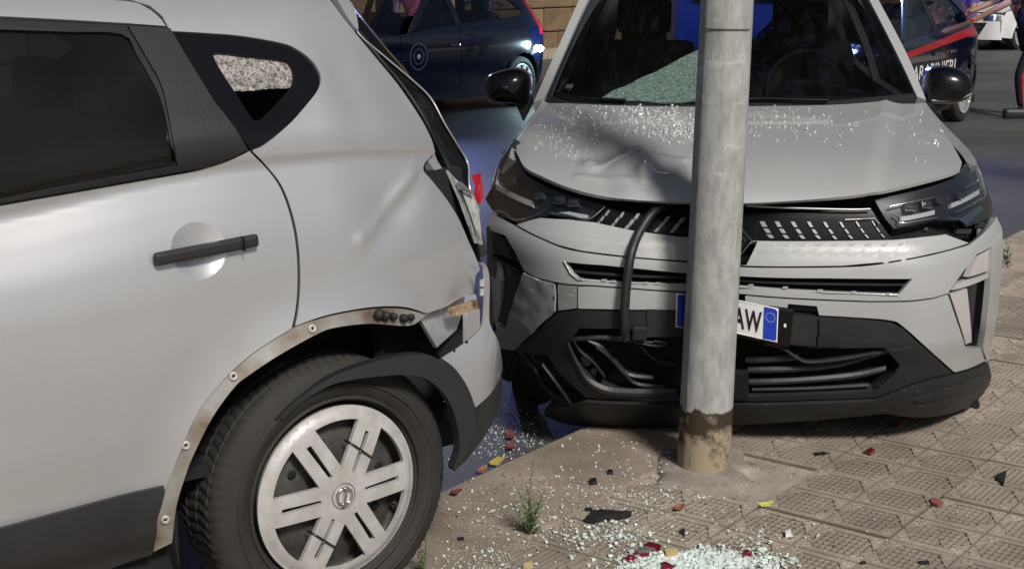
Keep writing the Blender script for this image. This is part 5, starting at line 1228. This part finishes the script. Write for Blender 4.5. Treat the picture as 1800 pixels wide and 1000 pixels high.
PO = gnd(1693, 214, ROAD_Z)
police, PS1, PFr = hatch('patrol_car', PO, R(55), navy, 'navy Carabinieri patrol car with red stripe and white lettering behind the grey crossover', rim18, seams=(-1.0, -2.1))
light_bar(police, -1.35, 120)
def stripe(pts, m, nm): panel(nm, PS1, pts, m, police, px=False, res=.06, thick=.002, off=.004)
stripe([(-2.1, .845), (-1.0, .935), (-.1, 1.005), (.30, 1.03), (.46, 1.02), (.47, .93), (.30, .93), (-.1, .93), (-1.0, .865), (-2.1, .785)], redst, 'red_stripe')
text_on('door_lettering', PS1, 'CARABINIERI', .20, -1.98, .56, lett, police, off=.005, sx=1.28, slope=.012)
b_ = MB(); 
for q in range(0): pass
p = PS1.pt(-.62, .80, .012); b_.bbox((0, 0, 0), (.19, .02, .035), .009); b_.build('door_handle', M['chrome'], police, loc=p)
WO = gnd(1790, 88, ROAD_Z); wd = Vector((math.cos(R(50)), math.sin(R(50)), 0))
white_car, WS1, WFr = hatch('white_car', WO+wd*2.5, R(50), whitep, 'white car far off at the top right edge, beyond the patrol car', rim10)
# added van, its blue paint standing in for blue light behind the crossover
VO = Vector((2.15, 21.2, ROAD_Z)); van = empty('blue_light_van', VO, 0, 'added van beyond the grey crossover, painted blue for the blue light seen through its windows', 'van')
vanp = mat('blue_light_paint', (.012, .07, .50), .3, coat=.8)
mb = MB(); mb.bbox((1.0, 0, 1.05), (2.0, 4.6, 1.5), .12); mb.build('body', vanp, van)
mb = MB(); mb.bbox((1.0, -2.32, 1.45), (1.6, .03, .5), .01); mb.build('rear_window', M['tint'], van)
for x in (.1, 1.9): mb = MB(); mb.bbox((x, -2.31, .55), (.12, .04, .2), .01); mb.build('tail_lamp', M['red'], van)
mb = MB(); mb.bbox((1.0, -2.33, .38), (1.9, .12, .2), .03); mb.build('bumper', M['blackpl'], van)
for x in (.02, 1.98):
    for y in (-1.4, 1.5): link('wheel', small_tyre, None, van, loc=(x, y, .305), rot=(0, 0, -math.pi/2 if x < 1 else math.pi/2))
# ================================================================== stone wall of the building across the road
WLO = gnd(955, 98, ROAD_Z); wall = empty('stone_building', WLO, R(53), 'brown stone building wall beyond the dark blue police car', 'building')
stone = mat('brown_stone', (.20, .135, .075), .8, var=.35, vscale=3, bump=.6, bscale=14, obj_rand=.2)
mb = MB(); mb.box((2, .36, 3.4), (60, .6, 6.9)); mb.build('wall', mat('wall_mortar', (.10, .07, .045), .9), wall)
sb = MB(); sb.bbox((0, 0, 0), (.93, .14, .43), .025); sbm = sb.mesh('stone_block'); sbm.materials.append(stone)
for j in range(7):
    for i in range(-14, 15):
        link('stone_block', sbm, None, wall, loc=(i*.95+(.47 if j % 2 else 0), .05+random.uniform(-.015, .015), .22+j*.45))
mb = MB(); mb.box((2, -.35, .0), (60, .7, .26)); mb.build('plinth', M['kerbm'], wall)
# ================================================================== people
skin = mat('skin', (.42, .24, .17), .5)
def limb_mesh(name, verts, edges, radii, root=0):
    me = bpy.data.meshes.new(name); me.from_pydata([tuple(v) for v in verts], edges, []); me.update()
    o = bpy.data.objects.new(name, me); COL.objects.link(o)
    md = o.modifiers.new('skin', 'SKIN')
    for i, r in enumerate(radii):
        rr = r if isinstance(r, tuple) else (r, r); me.skin_vertices[0].data[i].radius = rr
        me.skin_vertices[0].data[i].use_root = (i == root)
    ss = o.modifiers.new('sub', 'SUBSURF'); ss.levels = 2; ss.render_levels = 2
    ev = o.evaluated_get(bpy.context.evaluated_depsgraph_get()); out = bpy.data.meshes.new_from_object(ev)
    bpy.data.objects.remove(o); out.polygons.foreach_set('use_smooth', [True]*len(out.polygons)); out.name = name; out.materials.clear()
    return out
def person(loc, rz, label, shirt, trousers, J, hair=(.02, .015, .012), stripe=None, shoe=(.015, .015, .016)):
    """J: joint positions, person facing +x, origin between the feet"""
    root = empty('person', loc, rz, label, 'person'); V = {k: Vector(v) for k, v in J.items()}
    # body: one continuous skin figure
    names = ['pelvis', 'waist', 'chest', 'neck', 'head', 'crown', 'sl', 'el', 'wl', 'hl', 'sr', 'er', 'wr', 'hr', 'pl', 'kl', 'al', 'tl', 'pr', 'kr', 'ar', 'tr']
    E = [('pelvis', 'waist'), ('waist', 'chest'), ('chest', 'neck'), ('neck', 'head'), ('head', 'crown'), ('chest', 'sl'), ('sl', 'el'), ('el', 'wl'), ('wl', 'hl'), ('chest', 'sr'), ('sr', 'er'), ('er', 'wr'), ('wr', 'hr'), ('pelvis', 'pl'), ('pl', 'kl'), ('kl', 'al'), ('al', 'tl'), ('pelvis', 'pr'), ('pr', 'kr'), ('kr', 'ar'), ('ar', 'tr')]
    ix = {n: i for i, n in enumerate(names)}
    rad = dict(pelvis=(.12, .15), waist=(.11, .14), chest=(.12, .16), neck=.055, head=(.085, .075), crown=(.085, .07), sl=.062, el=.042, wl=.03, hl=(.042, .022), sr=.062, er=.042, wr=.03, hr=(.042, .022), pl=.085, kl=.06, al=.036, tl=.022, pr=.085, kr=.06, ar=.036, tr=.022)
    link('body', limb_mesh('body', [V[n] for n in names], [(ix[a], ix[b]) for a, b in E], [rad[n] for n in names]), skin, root)
    # fingers on each hand
    for s in 'lr':
        w, h = V['w'+s], V['h'+s]; d = (h-w).normalized(); side = d.cross(Vector((0, 0, 1))); side = side.normalized() if side.length > .05 else Vector((0, 1, 0)); dn = side.cross(d)
        for k, (o_, L_) in enumerate(((-.027, .065), (-.009, .078), (.009, .075), (.026, .060), (.040, .05))):
            b_ = MB(); b0 = h+side*o_+(d*.02 if k < 4 else -d*.035); dd = d if k < 4 else (d+side*.7).normalized()
            b_.tube([b0, b0+dd*L_*.5-dn*.004, b0+dd*L_*.85-dn*.016, b0+dd*L_-dn*.026], [.0095, .009, .0085, .006], 8); b_.build('finger', skin, root)
    # hair and face
    hd = V['head']; c = (V['crown']+hd)/2
    b_ = MB(); bm = bmesh.new(); bmesh.ops.create_icosphere(bm, subdivisions=3, radius=1)
    vs = []
    for v in bm.verts:
        q = v.co; r_ = Vector((q.x*.108, q.y*.088, q.z*.10)); 
        vs.append(c+Vector((-.018, 0, .035))+r_*(1 if q.z > -.1 and q.x < .55 or q.z > .55 else .78))
    b_.add(vs, [[v.index for v in f.verts] for f in bm.faces], True); bm.free(); b_.build('hair', mat('hair', hair, .6), root)
    b_ = MB(); b_.bbox(hd+Vector((.10, 0, .0)), (.03, .026, .045), .010); b_.build('nose', skin, root)
    for y in (-.032, .032): b_ = MB(); b_.bbox(hd+Vector((.088, y, .035)), (.012, .024, .012), .004); b_.build('eye', M['gloss'], root)
    b_ = MB(); b_.bbox(hd+Vector((.086, 0, -.045)), (.012, .045, .010), .003); b_.build('mouth', mat('lips', (.3, .12, .1), .5), root)
    for y in (-.088, .088): b_ = MB(); b_.bbox(hd+Vector((-.005, y, .01)), (.04, .018, .055), .008); b_.build('ear', skin, root)
    # clothes
    mid = lambda a, b, t: V[a]+(V[b]-V[a])*t
    tv = [V['pelvis']+Vector((0, 0, -.02)), V['waist'], V['chest'], mid('chest', 'neck', .75), V['sl'], mid('sl', 'el', .8), V['sr'], mid('sr', 'er', .8)]
    link('shirt', limb_mesh('shirt', tv, [(0, 1), (1, 2), (2, 3), (2, 4), (4, 5), (2, 6), (6, 7)], [(.135, .165), (.128, .158), (.138, .178), .07, .08, .066, .08, .066]), mat('shirt_cloth', shirt, .8, var=.25, vscale=12), root)
    pv = [V['pelvis']+Vector((0, 0, .04)), V['pl'], V['kl'], mid('kl', 'al', .93), V['pr'], V['kr'], mid('kr', 'ar', .93)]
    link('trousers', limb_mesh('trousers', pv, [(0, 1), (1, 2), (2, 3), (0, 4), (4, 5), (5, 6)], [(.14, .17), .105, .078, .066, .105, .078, .066]), mat('trouser_cloth', trousers, .85, var=.2, vscale=14), root)
    if stripe:
        for s, sg in (('l', 1), ('r', -1)):
            b_ = MB(); o_ = Vector((0, sg*.074, 0)); o2 = Vector((0, sg*.098, 0))
            P = [V['p'+s]+o2, mid('p'+s, 'k'+s, .5)+Vector((0, sg*.09, 0)), V['k'+s]+o_, mid('k'+s, 'a'+s, .9)+Vector((0, sg*.064, 0))]
            vs = []
            for p in P: vs += [p+Vector((-.014, 0, 0)), p+Vector((.014, 0, 0)), p+Vector((.014, -sg*.02, 0)), p+Vector((-.014, -sg*.02, 0))]
            b_.add(vs, [(i*4+j, i*4+(j+1) % 4, (i+1)*4+(j+1) % 4, (i+1)*4+j) for i in range(3) for j in range(4)]); b_.build('trouser_stripe', stripe, root)
    for s in 'lr':
        a, t = V['a'+s], V['t'+s]; d = (t-a); d.z = 0; ang = math.atan2(d.y, d.x)
        b_ = MB(); b_.bbox((0, 0, 0), (.30, .11, .115), .04); b_.build('shoe', mat('shoe_leather', shoe, .35), root, loc=((a.x+t.x)/2+.0, (a.y+t.y)/2, .055), rot=(0, 0, ang))
    return root
def stand(lean=0., la=None, ra=None, step=.0):
    J = dict(pelvis=(0, 0, .93), waist=(.05*lean, 0, 1.08), chest=(.22*lean, 0, 1.33), neck=(.34*lean, 0, 1.50), head=(.40*lean+.02, 0, 1.62), crown=(.42*lean+.02, 0, 1.70),
             pl=(0, .10, .88), kl=(.04+step, .11, .48), al=(-.02+step, .11, .09), tl=(.13+step, .12, .05), pr=(0, -.10, .88), kr=(.03-step, -.11, .48), ar=(-.02-step, -.11, .09), tr=(.13-step, -.12, .05))
    J['sl'] = (.22*lean, .19, 1.40); J['sr'] = (.22*lean, -.19, 1.40)
    la = la or [(.22*lean+.02, .25, 1.12), (.22*lean+.10, .25, .88), (.22*lean+.14, .24, .80)]; ra = ra or [(a, -b, c) for a, b, c in la]
    for k, n in enumerate(('e', 'w', 'h')): J[n+'l'] = la[k]; J[n+'r'] = ra[k]
    return J
g1 = gnd(1796, 209, ROAD_Z)
person(g1+Vector((.12, .15, 0)), R(180), 'officer in navy uniform with red trouser stripe leaning on the back of the patrol car', (.012, .014, .045), (.010, .011, .022),
       stand(.9, la=[(.44, .20, 1.26), (.66, .10, 1.12), (.74, .06, 1.09)], ra=[(.42, -.22, 1.28), (.64, -.14, 1.20), (.73, -.10, 1.17)], step=.12), stripe=redst)
person(Vector((5.72, 18.2, ROAD_Z)), R(200), 'person in violet blue shirt behind the rear of the patrol car', (.20, .12, .36), (.02, .02, .03), stand(.2, la=[(.12, .28, 1.15), (.30, .20, 1.08), (.38, .16, 1.10)]))
person(Vector((-1.38, 20.6, ROAD_Z)), R(250), 'person in faded red shirt seen through the windows of the dark blue police car', (.35, .07, .07), (.03, .03, .04), stand(.2))
person(Vector((-.40, 20.8, ROAD_Z)), R(265), 'person in beige shirt seen through the rear side window of the dark blue police car', (.36, .29, .2), (.03, .03, .04), stand(.1, la=[(.1, .27, 1.15), (.3, .18, 1.2), (.37, .14, 1.22)]))

# ================================================================== unseen trees added so their crowns block light and darken the far street
bark = mat('bark', (.09, .07, .05), .9, var=.4, vscale=6, bump=.8, bscale=20); crownm = mat('tree_leaf', (.05, .085, .03), .7, var=.4, vscale=2)
def tree(loc, crown_c, rad, n, label):
    root = empty('added_shade_tree', loc, 0, label, 'tree', 'added shade trees'); c = Vector(crown_c)-Vector(loc)
    b_ = MB(); b_.tube([(0, 0, 0), (0, 0, 1.6), (c.x*.1, c.y*.1, 3.0), (c.x*.25, c.y*.25, 4.0)], [.24, .19, .16, .13], 12); b_.build('trunk', bark, root)
    for k in range(9):
        A_ = k*2.4; e = c+Vector((math.cos(A_)*rad[0]*.75, math.sin(A_)*rad[1]*.75, random.uniform(-.3, .8)*rad[2])); s0 = Vector((c.x*.22, c.y*.22, 3.7))
        b_ = MB(); b_.tube([s0, s0.lerp(e, .5)+Vector((0, 0, .5)), e], [.10, .06, .02], 7); b_.build('limb', bark, root)
    V = []; Fc = []
    cl = [Vector((random.gauss(0, .45), random.gauss(0, .45), random.gauss(0, .45))) for _ in range(70)]
    for i in range(n):
        q = cl[i % 70]+Vector((random.gauss(0, .16), random.gauss(0, .16), random.gauss(0, .2))); p = c+Vector((q.x*rad[0], q.y*rad[1], q.z*rad[2]))
        if p.z < 2.9: continue
        a = Vector((random.gauss(0, 1), random.gauss(0, 1), random.gauss(0, .5))).normalized(); b = a.orthogonal().normalized(); s_ = random.uniform(.08, .17); k = len(V)
        V += [tuple(p-a*s_), tuple(p+b*s_*.5), tuple(p+a*s_), tuple(p-b*s_*.5)]; Fc.append((k, k+1, k+2, k+3))
    me = bpy.data.meshes.new('crown'); me.from_pydata(V, [], Fc); me.update(); link('crown', me, crownm, root)
tree(Vector((5.4, 9.3, 0)), (2.4, 11.2, 6.2), (4.0, 4.2, 1.8), 22000, 'added unseen shade tree on the pavement beyond the right edge, above the patrol car')
tree(Vector((-6.2, 11.0, 0)), (-2.6, 11.6, 6.4), (4.4, 4.2, 1.8), 22000, 'added unseen shade tree beyond the left edge, above the dark blue police car')
# ================================================================== broken glass
glassm, N_, L_, b_ = node_mat('granulated_glass')
b_.inputs['Base Color'].default_value = (.74, .84, .80, 1); b_.inputs['Roughness'].default_value = .08; b_.inputs['Transmission Weight'].default_value = .15; b_.inputs['IOR'].default_value = 1.5
b_.inputs['Coat Weight'].default_value = 1.; b_.inputs['Emission Strength'].default_value = 0.
def granules(name, pts, label, cat, m=None):
    V = []; Fc = []
    for (p, n, s) in pts:
        q = Vector((0, 0, 1)).rotation_difference(n).to_matrix() @ Matrix.Rotation(random.uniform(0, 6.28), 3, 'Z') @ Matrix.Rotation(random.uniform(-.6, .6), 3, 'X')
        d = (s*random.uniform(.6, 1.2), s*random.uniform(.5, 1.1), s*random.uniform(.35, .8)); k = len(V); c = Vector(p)+n*(d[2]*.5)
        for a in (-1, 1):
            for b in (-1, 1):
                for e in (-1, 1):
                    j = 1+random.uniform(-.35, .15); V.append(tuple(c+q @ Vector((a*d[0]*.5*j, b*d[1]*.5*j, e*d[2]*.5*j))))
        Fc += [tuple(k+i for i in f) for f in ((0, 1, 3, 2), (4, 6, 7, 5), (0, 4, 5, 1), (2, 3, 7, 6), (0, 2, 6, 4), (1, 5, 7, 3))]
    me = bpy.data.meshes.new(name); me.from_pydata(V, [], Fc); me.update()
    o = link(name, me, m or glassm); tag(o, label, cat, kind='stuff'); return o
def g(mu, sd): return random.gauss(mu, sd)
UP = Vector((0, 0, 1)); pts = []
for (u, v, su, sv, n, s0, s1) in ((1250, 988, 58, 11, 1300, .005, .011), (1150, 992, 45, 10, 300, .005, .010), (1075, 942, 50, 14, 220, .004, .009), (1010, 880, 110, 34, 380, .0025, .006), (900, 930, 70, 40, 170, .0025, .006), (1140, 860, 90, 26, 130, .0025, .006), (1120, 790, 70, 22, 60, .004, .007), (1400, 920, 160, 40, 60, .0025, .005), (850, 985, 50, 14, 140, .003, .006), (1330, 960, 60, 22, 110, .003, .007)):
    for _ in range(n):
        a, b = g(u, su), g(v, sv)
        if b > 1060 or b < 752 or a < 640 or a > 1790: continue
        p = gnd(a, b)
        if GF.loc(p).y > -.01 or (p-POLE).xy.length < .095: continue
        pts.append((p, UP, s0+(s1-s0)*1.7*random.random()**2.4))
granules('glass_granules', pts, 'broken glass granules scattered over the pavement around the lamp post foot', 'broken glass')
pts = []
for _ in range(260):
    a, b = g(900, 40), g(775, 25)
    p = gnd(a, b, ROAD_Z)
    if GF.loc(p).y < .02: continue
    pts.append((p, UP, random.uniform(.003, .007)))
granules('glass_granules', pts, 'broken glass granules in the gutter between the two crashed cars', 'broken glass')
pts = []
def hoodpt(u, v, s):
    a, b = HS.hit(u, v); n = HS.nrm(a, b); pts.append((CF.wld(HS.pt(a, b, .001)), CF.m @ n, s))
for (u, v, su, sv, n, s0, s1) in ((1140, 205, 50, 12, 220, .004, .009), (1185, 225, 26, 15, 220, .004, .009), (1120, 225, 40, 16, 90, .004, .007), (1065, 190, 40, 6, 70, .004, .007), (990, 240, 22, 18, 110, .004, .007), (1010, 270, 14, 12, 40, .004, .006), (1370, 205, 55, 10, 70, .004, .007), (1330, 225, 30, 14, 70, .004, .007), (1450, 215, 45, 18, 50, .004, .009), (1620, 235, 22, 20, 26, .004, .009)):
    for _ in range(n):
        a, b = g(u, su), g(v, sv)
        if 186 < b < 320 and 935 < a < 1660: hoodpt(a, b, s0*.8+(s1-s0)*1.5*random.random()**2.2)
granules('glass_granules', pts, 'broken glass granules strewn over the bonnet of the grey crossover', 'broken glass')
pts = []
for _ in range(2600):
    q = random.random()
    if q < .6: a, b = g(900, 110), g(880, 60)
    else: a, b = g(1300, 260), g(880, 70)
    if b < 745 or b > 1050 or a < 600 or a > 1800: continue
    p = gnd(a, b)
    if GF.loc(p).y > -.01 or (p-POLE).xy.length < .095: continue
    pts.append((p, UP, .0015+.006*random.random()**3))
granules('grit', pts, 'brown grit and soil crumbs scattered over the kerb and tiles', 'grit', mat('grit', (.13, .10, .075), .9, var=.6, vscale=40, col2=(.34, .30, .25)))
# ================================================================== litter, each piece its own thing
def shard(name, label, cat, poly, m, h=.006, z=.0, curl=.0, lift=.0):
    P = [gnd(u, v, z) for u, v in poly]; c = sum(P, Vector())/len(P); n = len(P); Rm = max((p-c).length for p in P)
    P = [p-c+Vector((0, 0, lift*(i % 2)+curl*((p-c).length/Rm)**2)) for i, p in enumerate(P)]
    b_ = MB(); b_.add([(0, 0, h)]+[(p.x, p.y, p.z+h*.9) for p in P]+[(p.x, p.y, p.z) for p in P], [(0, 1+i, 1+(i+1) % n) for i in range(n)]+[(1+i, 1+n+i, 1+n+(i+1) % n, 1+(i+1) % n) for i in range(n)]+[tuple(range(2*n, n, -1))])
    o = b_.build(name, m, loc=c); tag(o, label, cat); return o
redf = mat('red_fragment', (.16, .008, .022), .2, coat=.8); blackf = mat('black_fragment', (.015, .015, .016), .45); yel = mat('amber_fragment', (.55, .42, .2), .4)
leafr = mat('dry_red_leaf', (.15, .035, .03), .8, var=.4, vscale=60); leafo = mat('dry_orange_leaf', (.24, .10, .05), .8, var=.4, vscale=60); leafy = mat('yellow_leaf', (.55, .55, .12), .7)
shard('lens_fragment', 'dark red tail lamp fragment with pointed end on the glass pile', 'fragment', [(1095, 985), (1110, 974), (1128, 970), (1142, 976), (1128, 982), (1102, 989)], redf, .008)
shard('lens_fragment', 'dark red tail lamp fragment behind the grey plastic strip', 'fragment', [(1130, 962), (1142, 956), (1162, 962), (1160, 972), (1145, 972), (1134, 968)], redf, .010)
shard('lens_fragment', 'dark red lamp fragment at the very bottom edge of the picture', 'fragment', [(1160, 994), (1170, 991), (1184, 998), (1180, 1004), (1164, 1003)], redf, .010)
shard('plastic_strip', 'flat grey plastic strip lying between two dark red fragments', 'fragment', [(1116, 974), (1134, 966), (1152, 970), (1140, 973), (1122, 976)], mat('grey_strip', (.12, .12, .12), .5), .014)
shard('amber_fragment', 'square amber plastic fragment on the glass pile', 'fragment', [(1168, 970), (1186, 968), (1192, 979), (1172, 984)], yel, .012)
shard('amber_fragment', 'small amber scrap at the bottom edge below the tall weed', 'fragment', [(920, 992), (934, 988), (938, 995), (930, 1003), (920, 1000)], yel, .006)
shard('black_plastic_shard', 'long jagged black plastic shard on the pavement', 'fragment', [(1029, 918), (1042, 909), (1058, 904), (1066, 908), (1090, 907), (1110, 910), (1085, 914), (1062, 917), (1045, 920)], blackf, .02, lift=.006)
for lab, poly, hh in (('small black block left of the lamp post foot', [(1036, 846), (1047, 844), (1049, 851), (1038, 853)], .012), ('black triangular chip above the glass pile', [(1194, 936), (1204, 932), (1203, 943)], .01),
                      ('large black triangular chip on the tiles at the right', [(1750, 840), (1769, 832), (1764, 855)], .014), ('black triangular chip beside the bumper corner of the grey crossover', [(1709, 716), (1717, 703), (1722, 717)], .016),
                      ('small black scrap at the lower right on the tiles', [(1614, 988), (1632, 987), (1634, 991), (1618, 992)], .006), ('flat black sliver in the shadow edge under the bumper', [(1428, 797), (1450, 795), (1454, 798), (1436, 800)], .004),
                      ('tiny black scrap near the bottom edge, left of a larger one', [(1510, 990), (1520, 987), (1522, 991), (1513, 993)], .005), ('small dark crumb beside the tall weed', [(804, 946), (815, 945), (816, 949), (806, 950)], .006),
                      ('black crumb on the kerb near the lamp post', [(1068, 829), (1076, 828), (1078, 833), (1069, 834)], .010), ('dark crumb just behind the long black shard', [(1027, 895), (1040, 894), (1042, 898), (1030, 898)], .006)):
    shard('black_chip', lab, 'fragment', poly, blackf, hh)
shard('white_fragment', 'small white fragment on the tiles right of the glass pile', 'fragment', [(1380, 936), (1390, 935), (1391, 943), (1381, 944)], M['white'], .010)
shard('yellow_leaf', 'narrow yellow green leaf on the tiles by the lamp post', 'leaf', [(1327, 886), (1340, 885), (1360, 884), (1352, 890), (1338, 893)], leafy, .003, curl=.008)
shard('pink_fragment', 'pinkish red crumb on the tiles at the right', 'fragment', [(1634, 880), (1644, 878), (1658, 887), (1648, 891), (1638, 887)], mat('pink_fragment', (.24, .07, .06), .6), .01)
for lab, poly, m in (('dark red petal near the bottom edge right of the glass pile', [(1304, 976), (1313, 968), (1322, 976), (1318, 985), (1306, 984)], redf), ('dark red crumb on the tiles in front of the bumper', [(1520, 796), (1530, 790), (1538, 794), (1530, 800)], redf),
                     ('dark red dot near the shadow of the bumper', [(1572, 748), (1578, 745), (1580, 750), (1574, 752)], redf)):
    shard('red_petal', lab, 'fragment', poly, m, .01)
for lab, poly, m in (('red dry leaf in the gutter behind the loose bumper', [(888, 764), (898, 760), (906, 766), (902, 776), (890, 774)], leafr), ('second red dry leaf in the gutter, nearer the kerb', [(889, 785), (900, 781), (906, 787), (898, 794), (890, 792)], leafr),
                     ('orange dry leaf in the gutter beside the tyre', [(838, 830), (850, 826), (858, 829), (850, 836), (840, 836)], leafo), ('yellowish dry leaf in the gutter below the bumper', [(858, 818), (874, 810), (888, 812), (876, 820), (862, 823)], mat('yellow_dry_leaf', (.34, .28, .08), .8)),):
    shard('dry_leaf', lab, 'leaf', poly, m, .004, z=ROAD_Z+.002, curl=.015)
for lab, poly, m in (('red dry leaf on the kerb edge by the tyre', [(792, 868), (804, 865), (812, 867), (803, 873), (794, 873)], leafr), ('orange dry leaf on the concrete left of the lamp post', [(1184, 896), (1192, 891), (1204, 893), (1198, 900), (1186, 901)], leafo)):
    shard('dry_leaf', lab, 'leaf', poly, m, .004, curl=.012)
for (u, v, lab) in ((282, 992, 'dark red leaf heap under the silver SUV'),):
    b_ = MB()
    for _ in range(70):
        p = gnd(g(u, 28), g(v+6, 8), 0); q = Matrix.Rotation(random.uniform(0, 6.28), 3, 'Z') @ Matrix.Rotation(random.uniform(-.6, .6), 3, 'X'); s = random.uniform(.004, .009)
        b_.add([p+Vector((0, 0, .006))+q @ Vector(w) for w in ((-s, 0, 0), (0, -s*.5, 0), (s, 0, .003), (0, s*.5, 0))], [(0, 1, 2, 3)])
    tag(b_.build('leaf_litter', leafr), lab, 'leaves', kind='stuff')
# ================================================================== weeds
stemm = mat('weed_stem', (.10, .14, .05), .7); leafm = mat('weed_leaf', (.13, .20, .07), .65, var=.4, vscale=50)
def weed(base, stems, label, leaf=.034, dens=60, z=0.):
    p0 = gnd(*base, z); root = empty('weed', p0, 0, label, 'weed')
    for (tip, n, bush) in stems:
        d = ray(*tip); t = (p0.y+random.uniform(-.02, .02))/d.y; tp = CAMP+d*t-p0
        mid = tp*.5+Vector((random.uniform(-.01, .01), random.uniform(-.01, .01), 0)); path = cr([(0, 0, 0), tuple(mid), tuple(tp)], 6)
        b_ = MB(); b_.tube(path, [.0022*(1-.7*i/len(path)) for i in range(len(path))], 5); b_.build('stem', stemm, root)
        b_ = MB()
        for k in range(n):
            q = (k+.5)/n; i = min(len(path)-2, int(q*(len(path)-1))); p = Vector(path[i]).lerp(Vector(path[i+1]), q*(len(path)-1)-i)
            A_ = k*2.4; L_ = leaf*(1.25-q*.8)*random.uniform(.7, 1.2)*bush; dv = Vector((math.cos(A_), math.sin(A_), random.uniform(.3, 1.0))).normalized(); sd = dv.cross(UP).normalized()*L_*.15
            b_.add([p, p+dv*L_*.5+sd, p+dv*L_, p+dv*L_*.5-sd], [(0, 1, 2, 3)])
        b_.build('leaves', leafm, root)
weed((932, 938), [((938, 804), 40, .75), ((910, 858), 26, .9), ((956, 862), 24, .9), ((924, 846), 28, .8), ((950, 886), 20, .9), ((903, 884), 18, .9), ((930, 866), 24, .8)], 'tall green weed growing from the kerb joint left of the lamp post')
weed((742, 1006), [((737, 920), 40, .9), ((748, 945), 30, 1.), ((730, 955), 26, 1.)], 'small green weed at the bottom edge against the SUV tyre', .02)
weed((1770, 470), [((1768, 418), 26, 1.2), ((1776, 424), 22, 1.), ((1763, 436), 20, 1.)], 'small green weed on the pavement right of the grey crossover', .035)
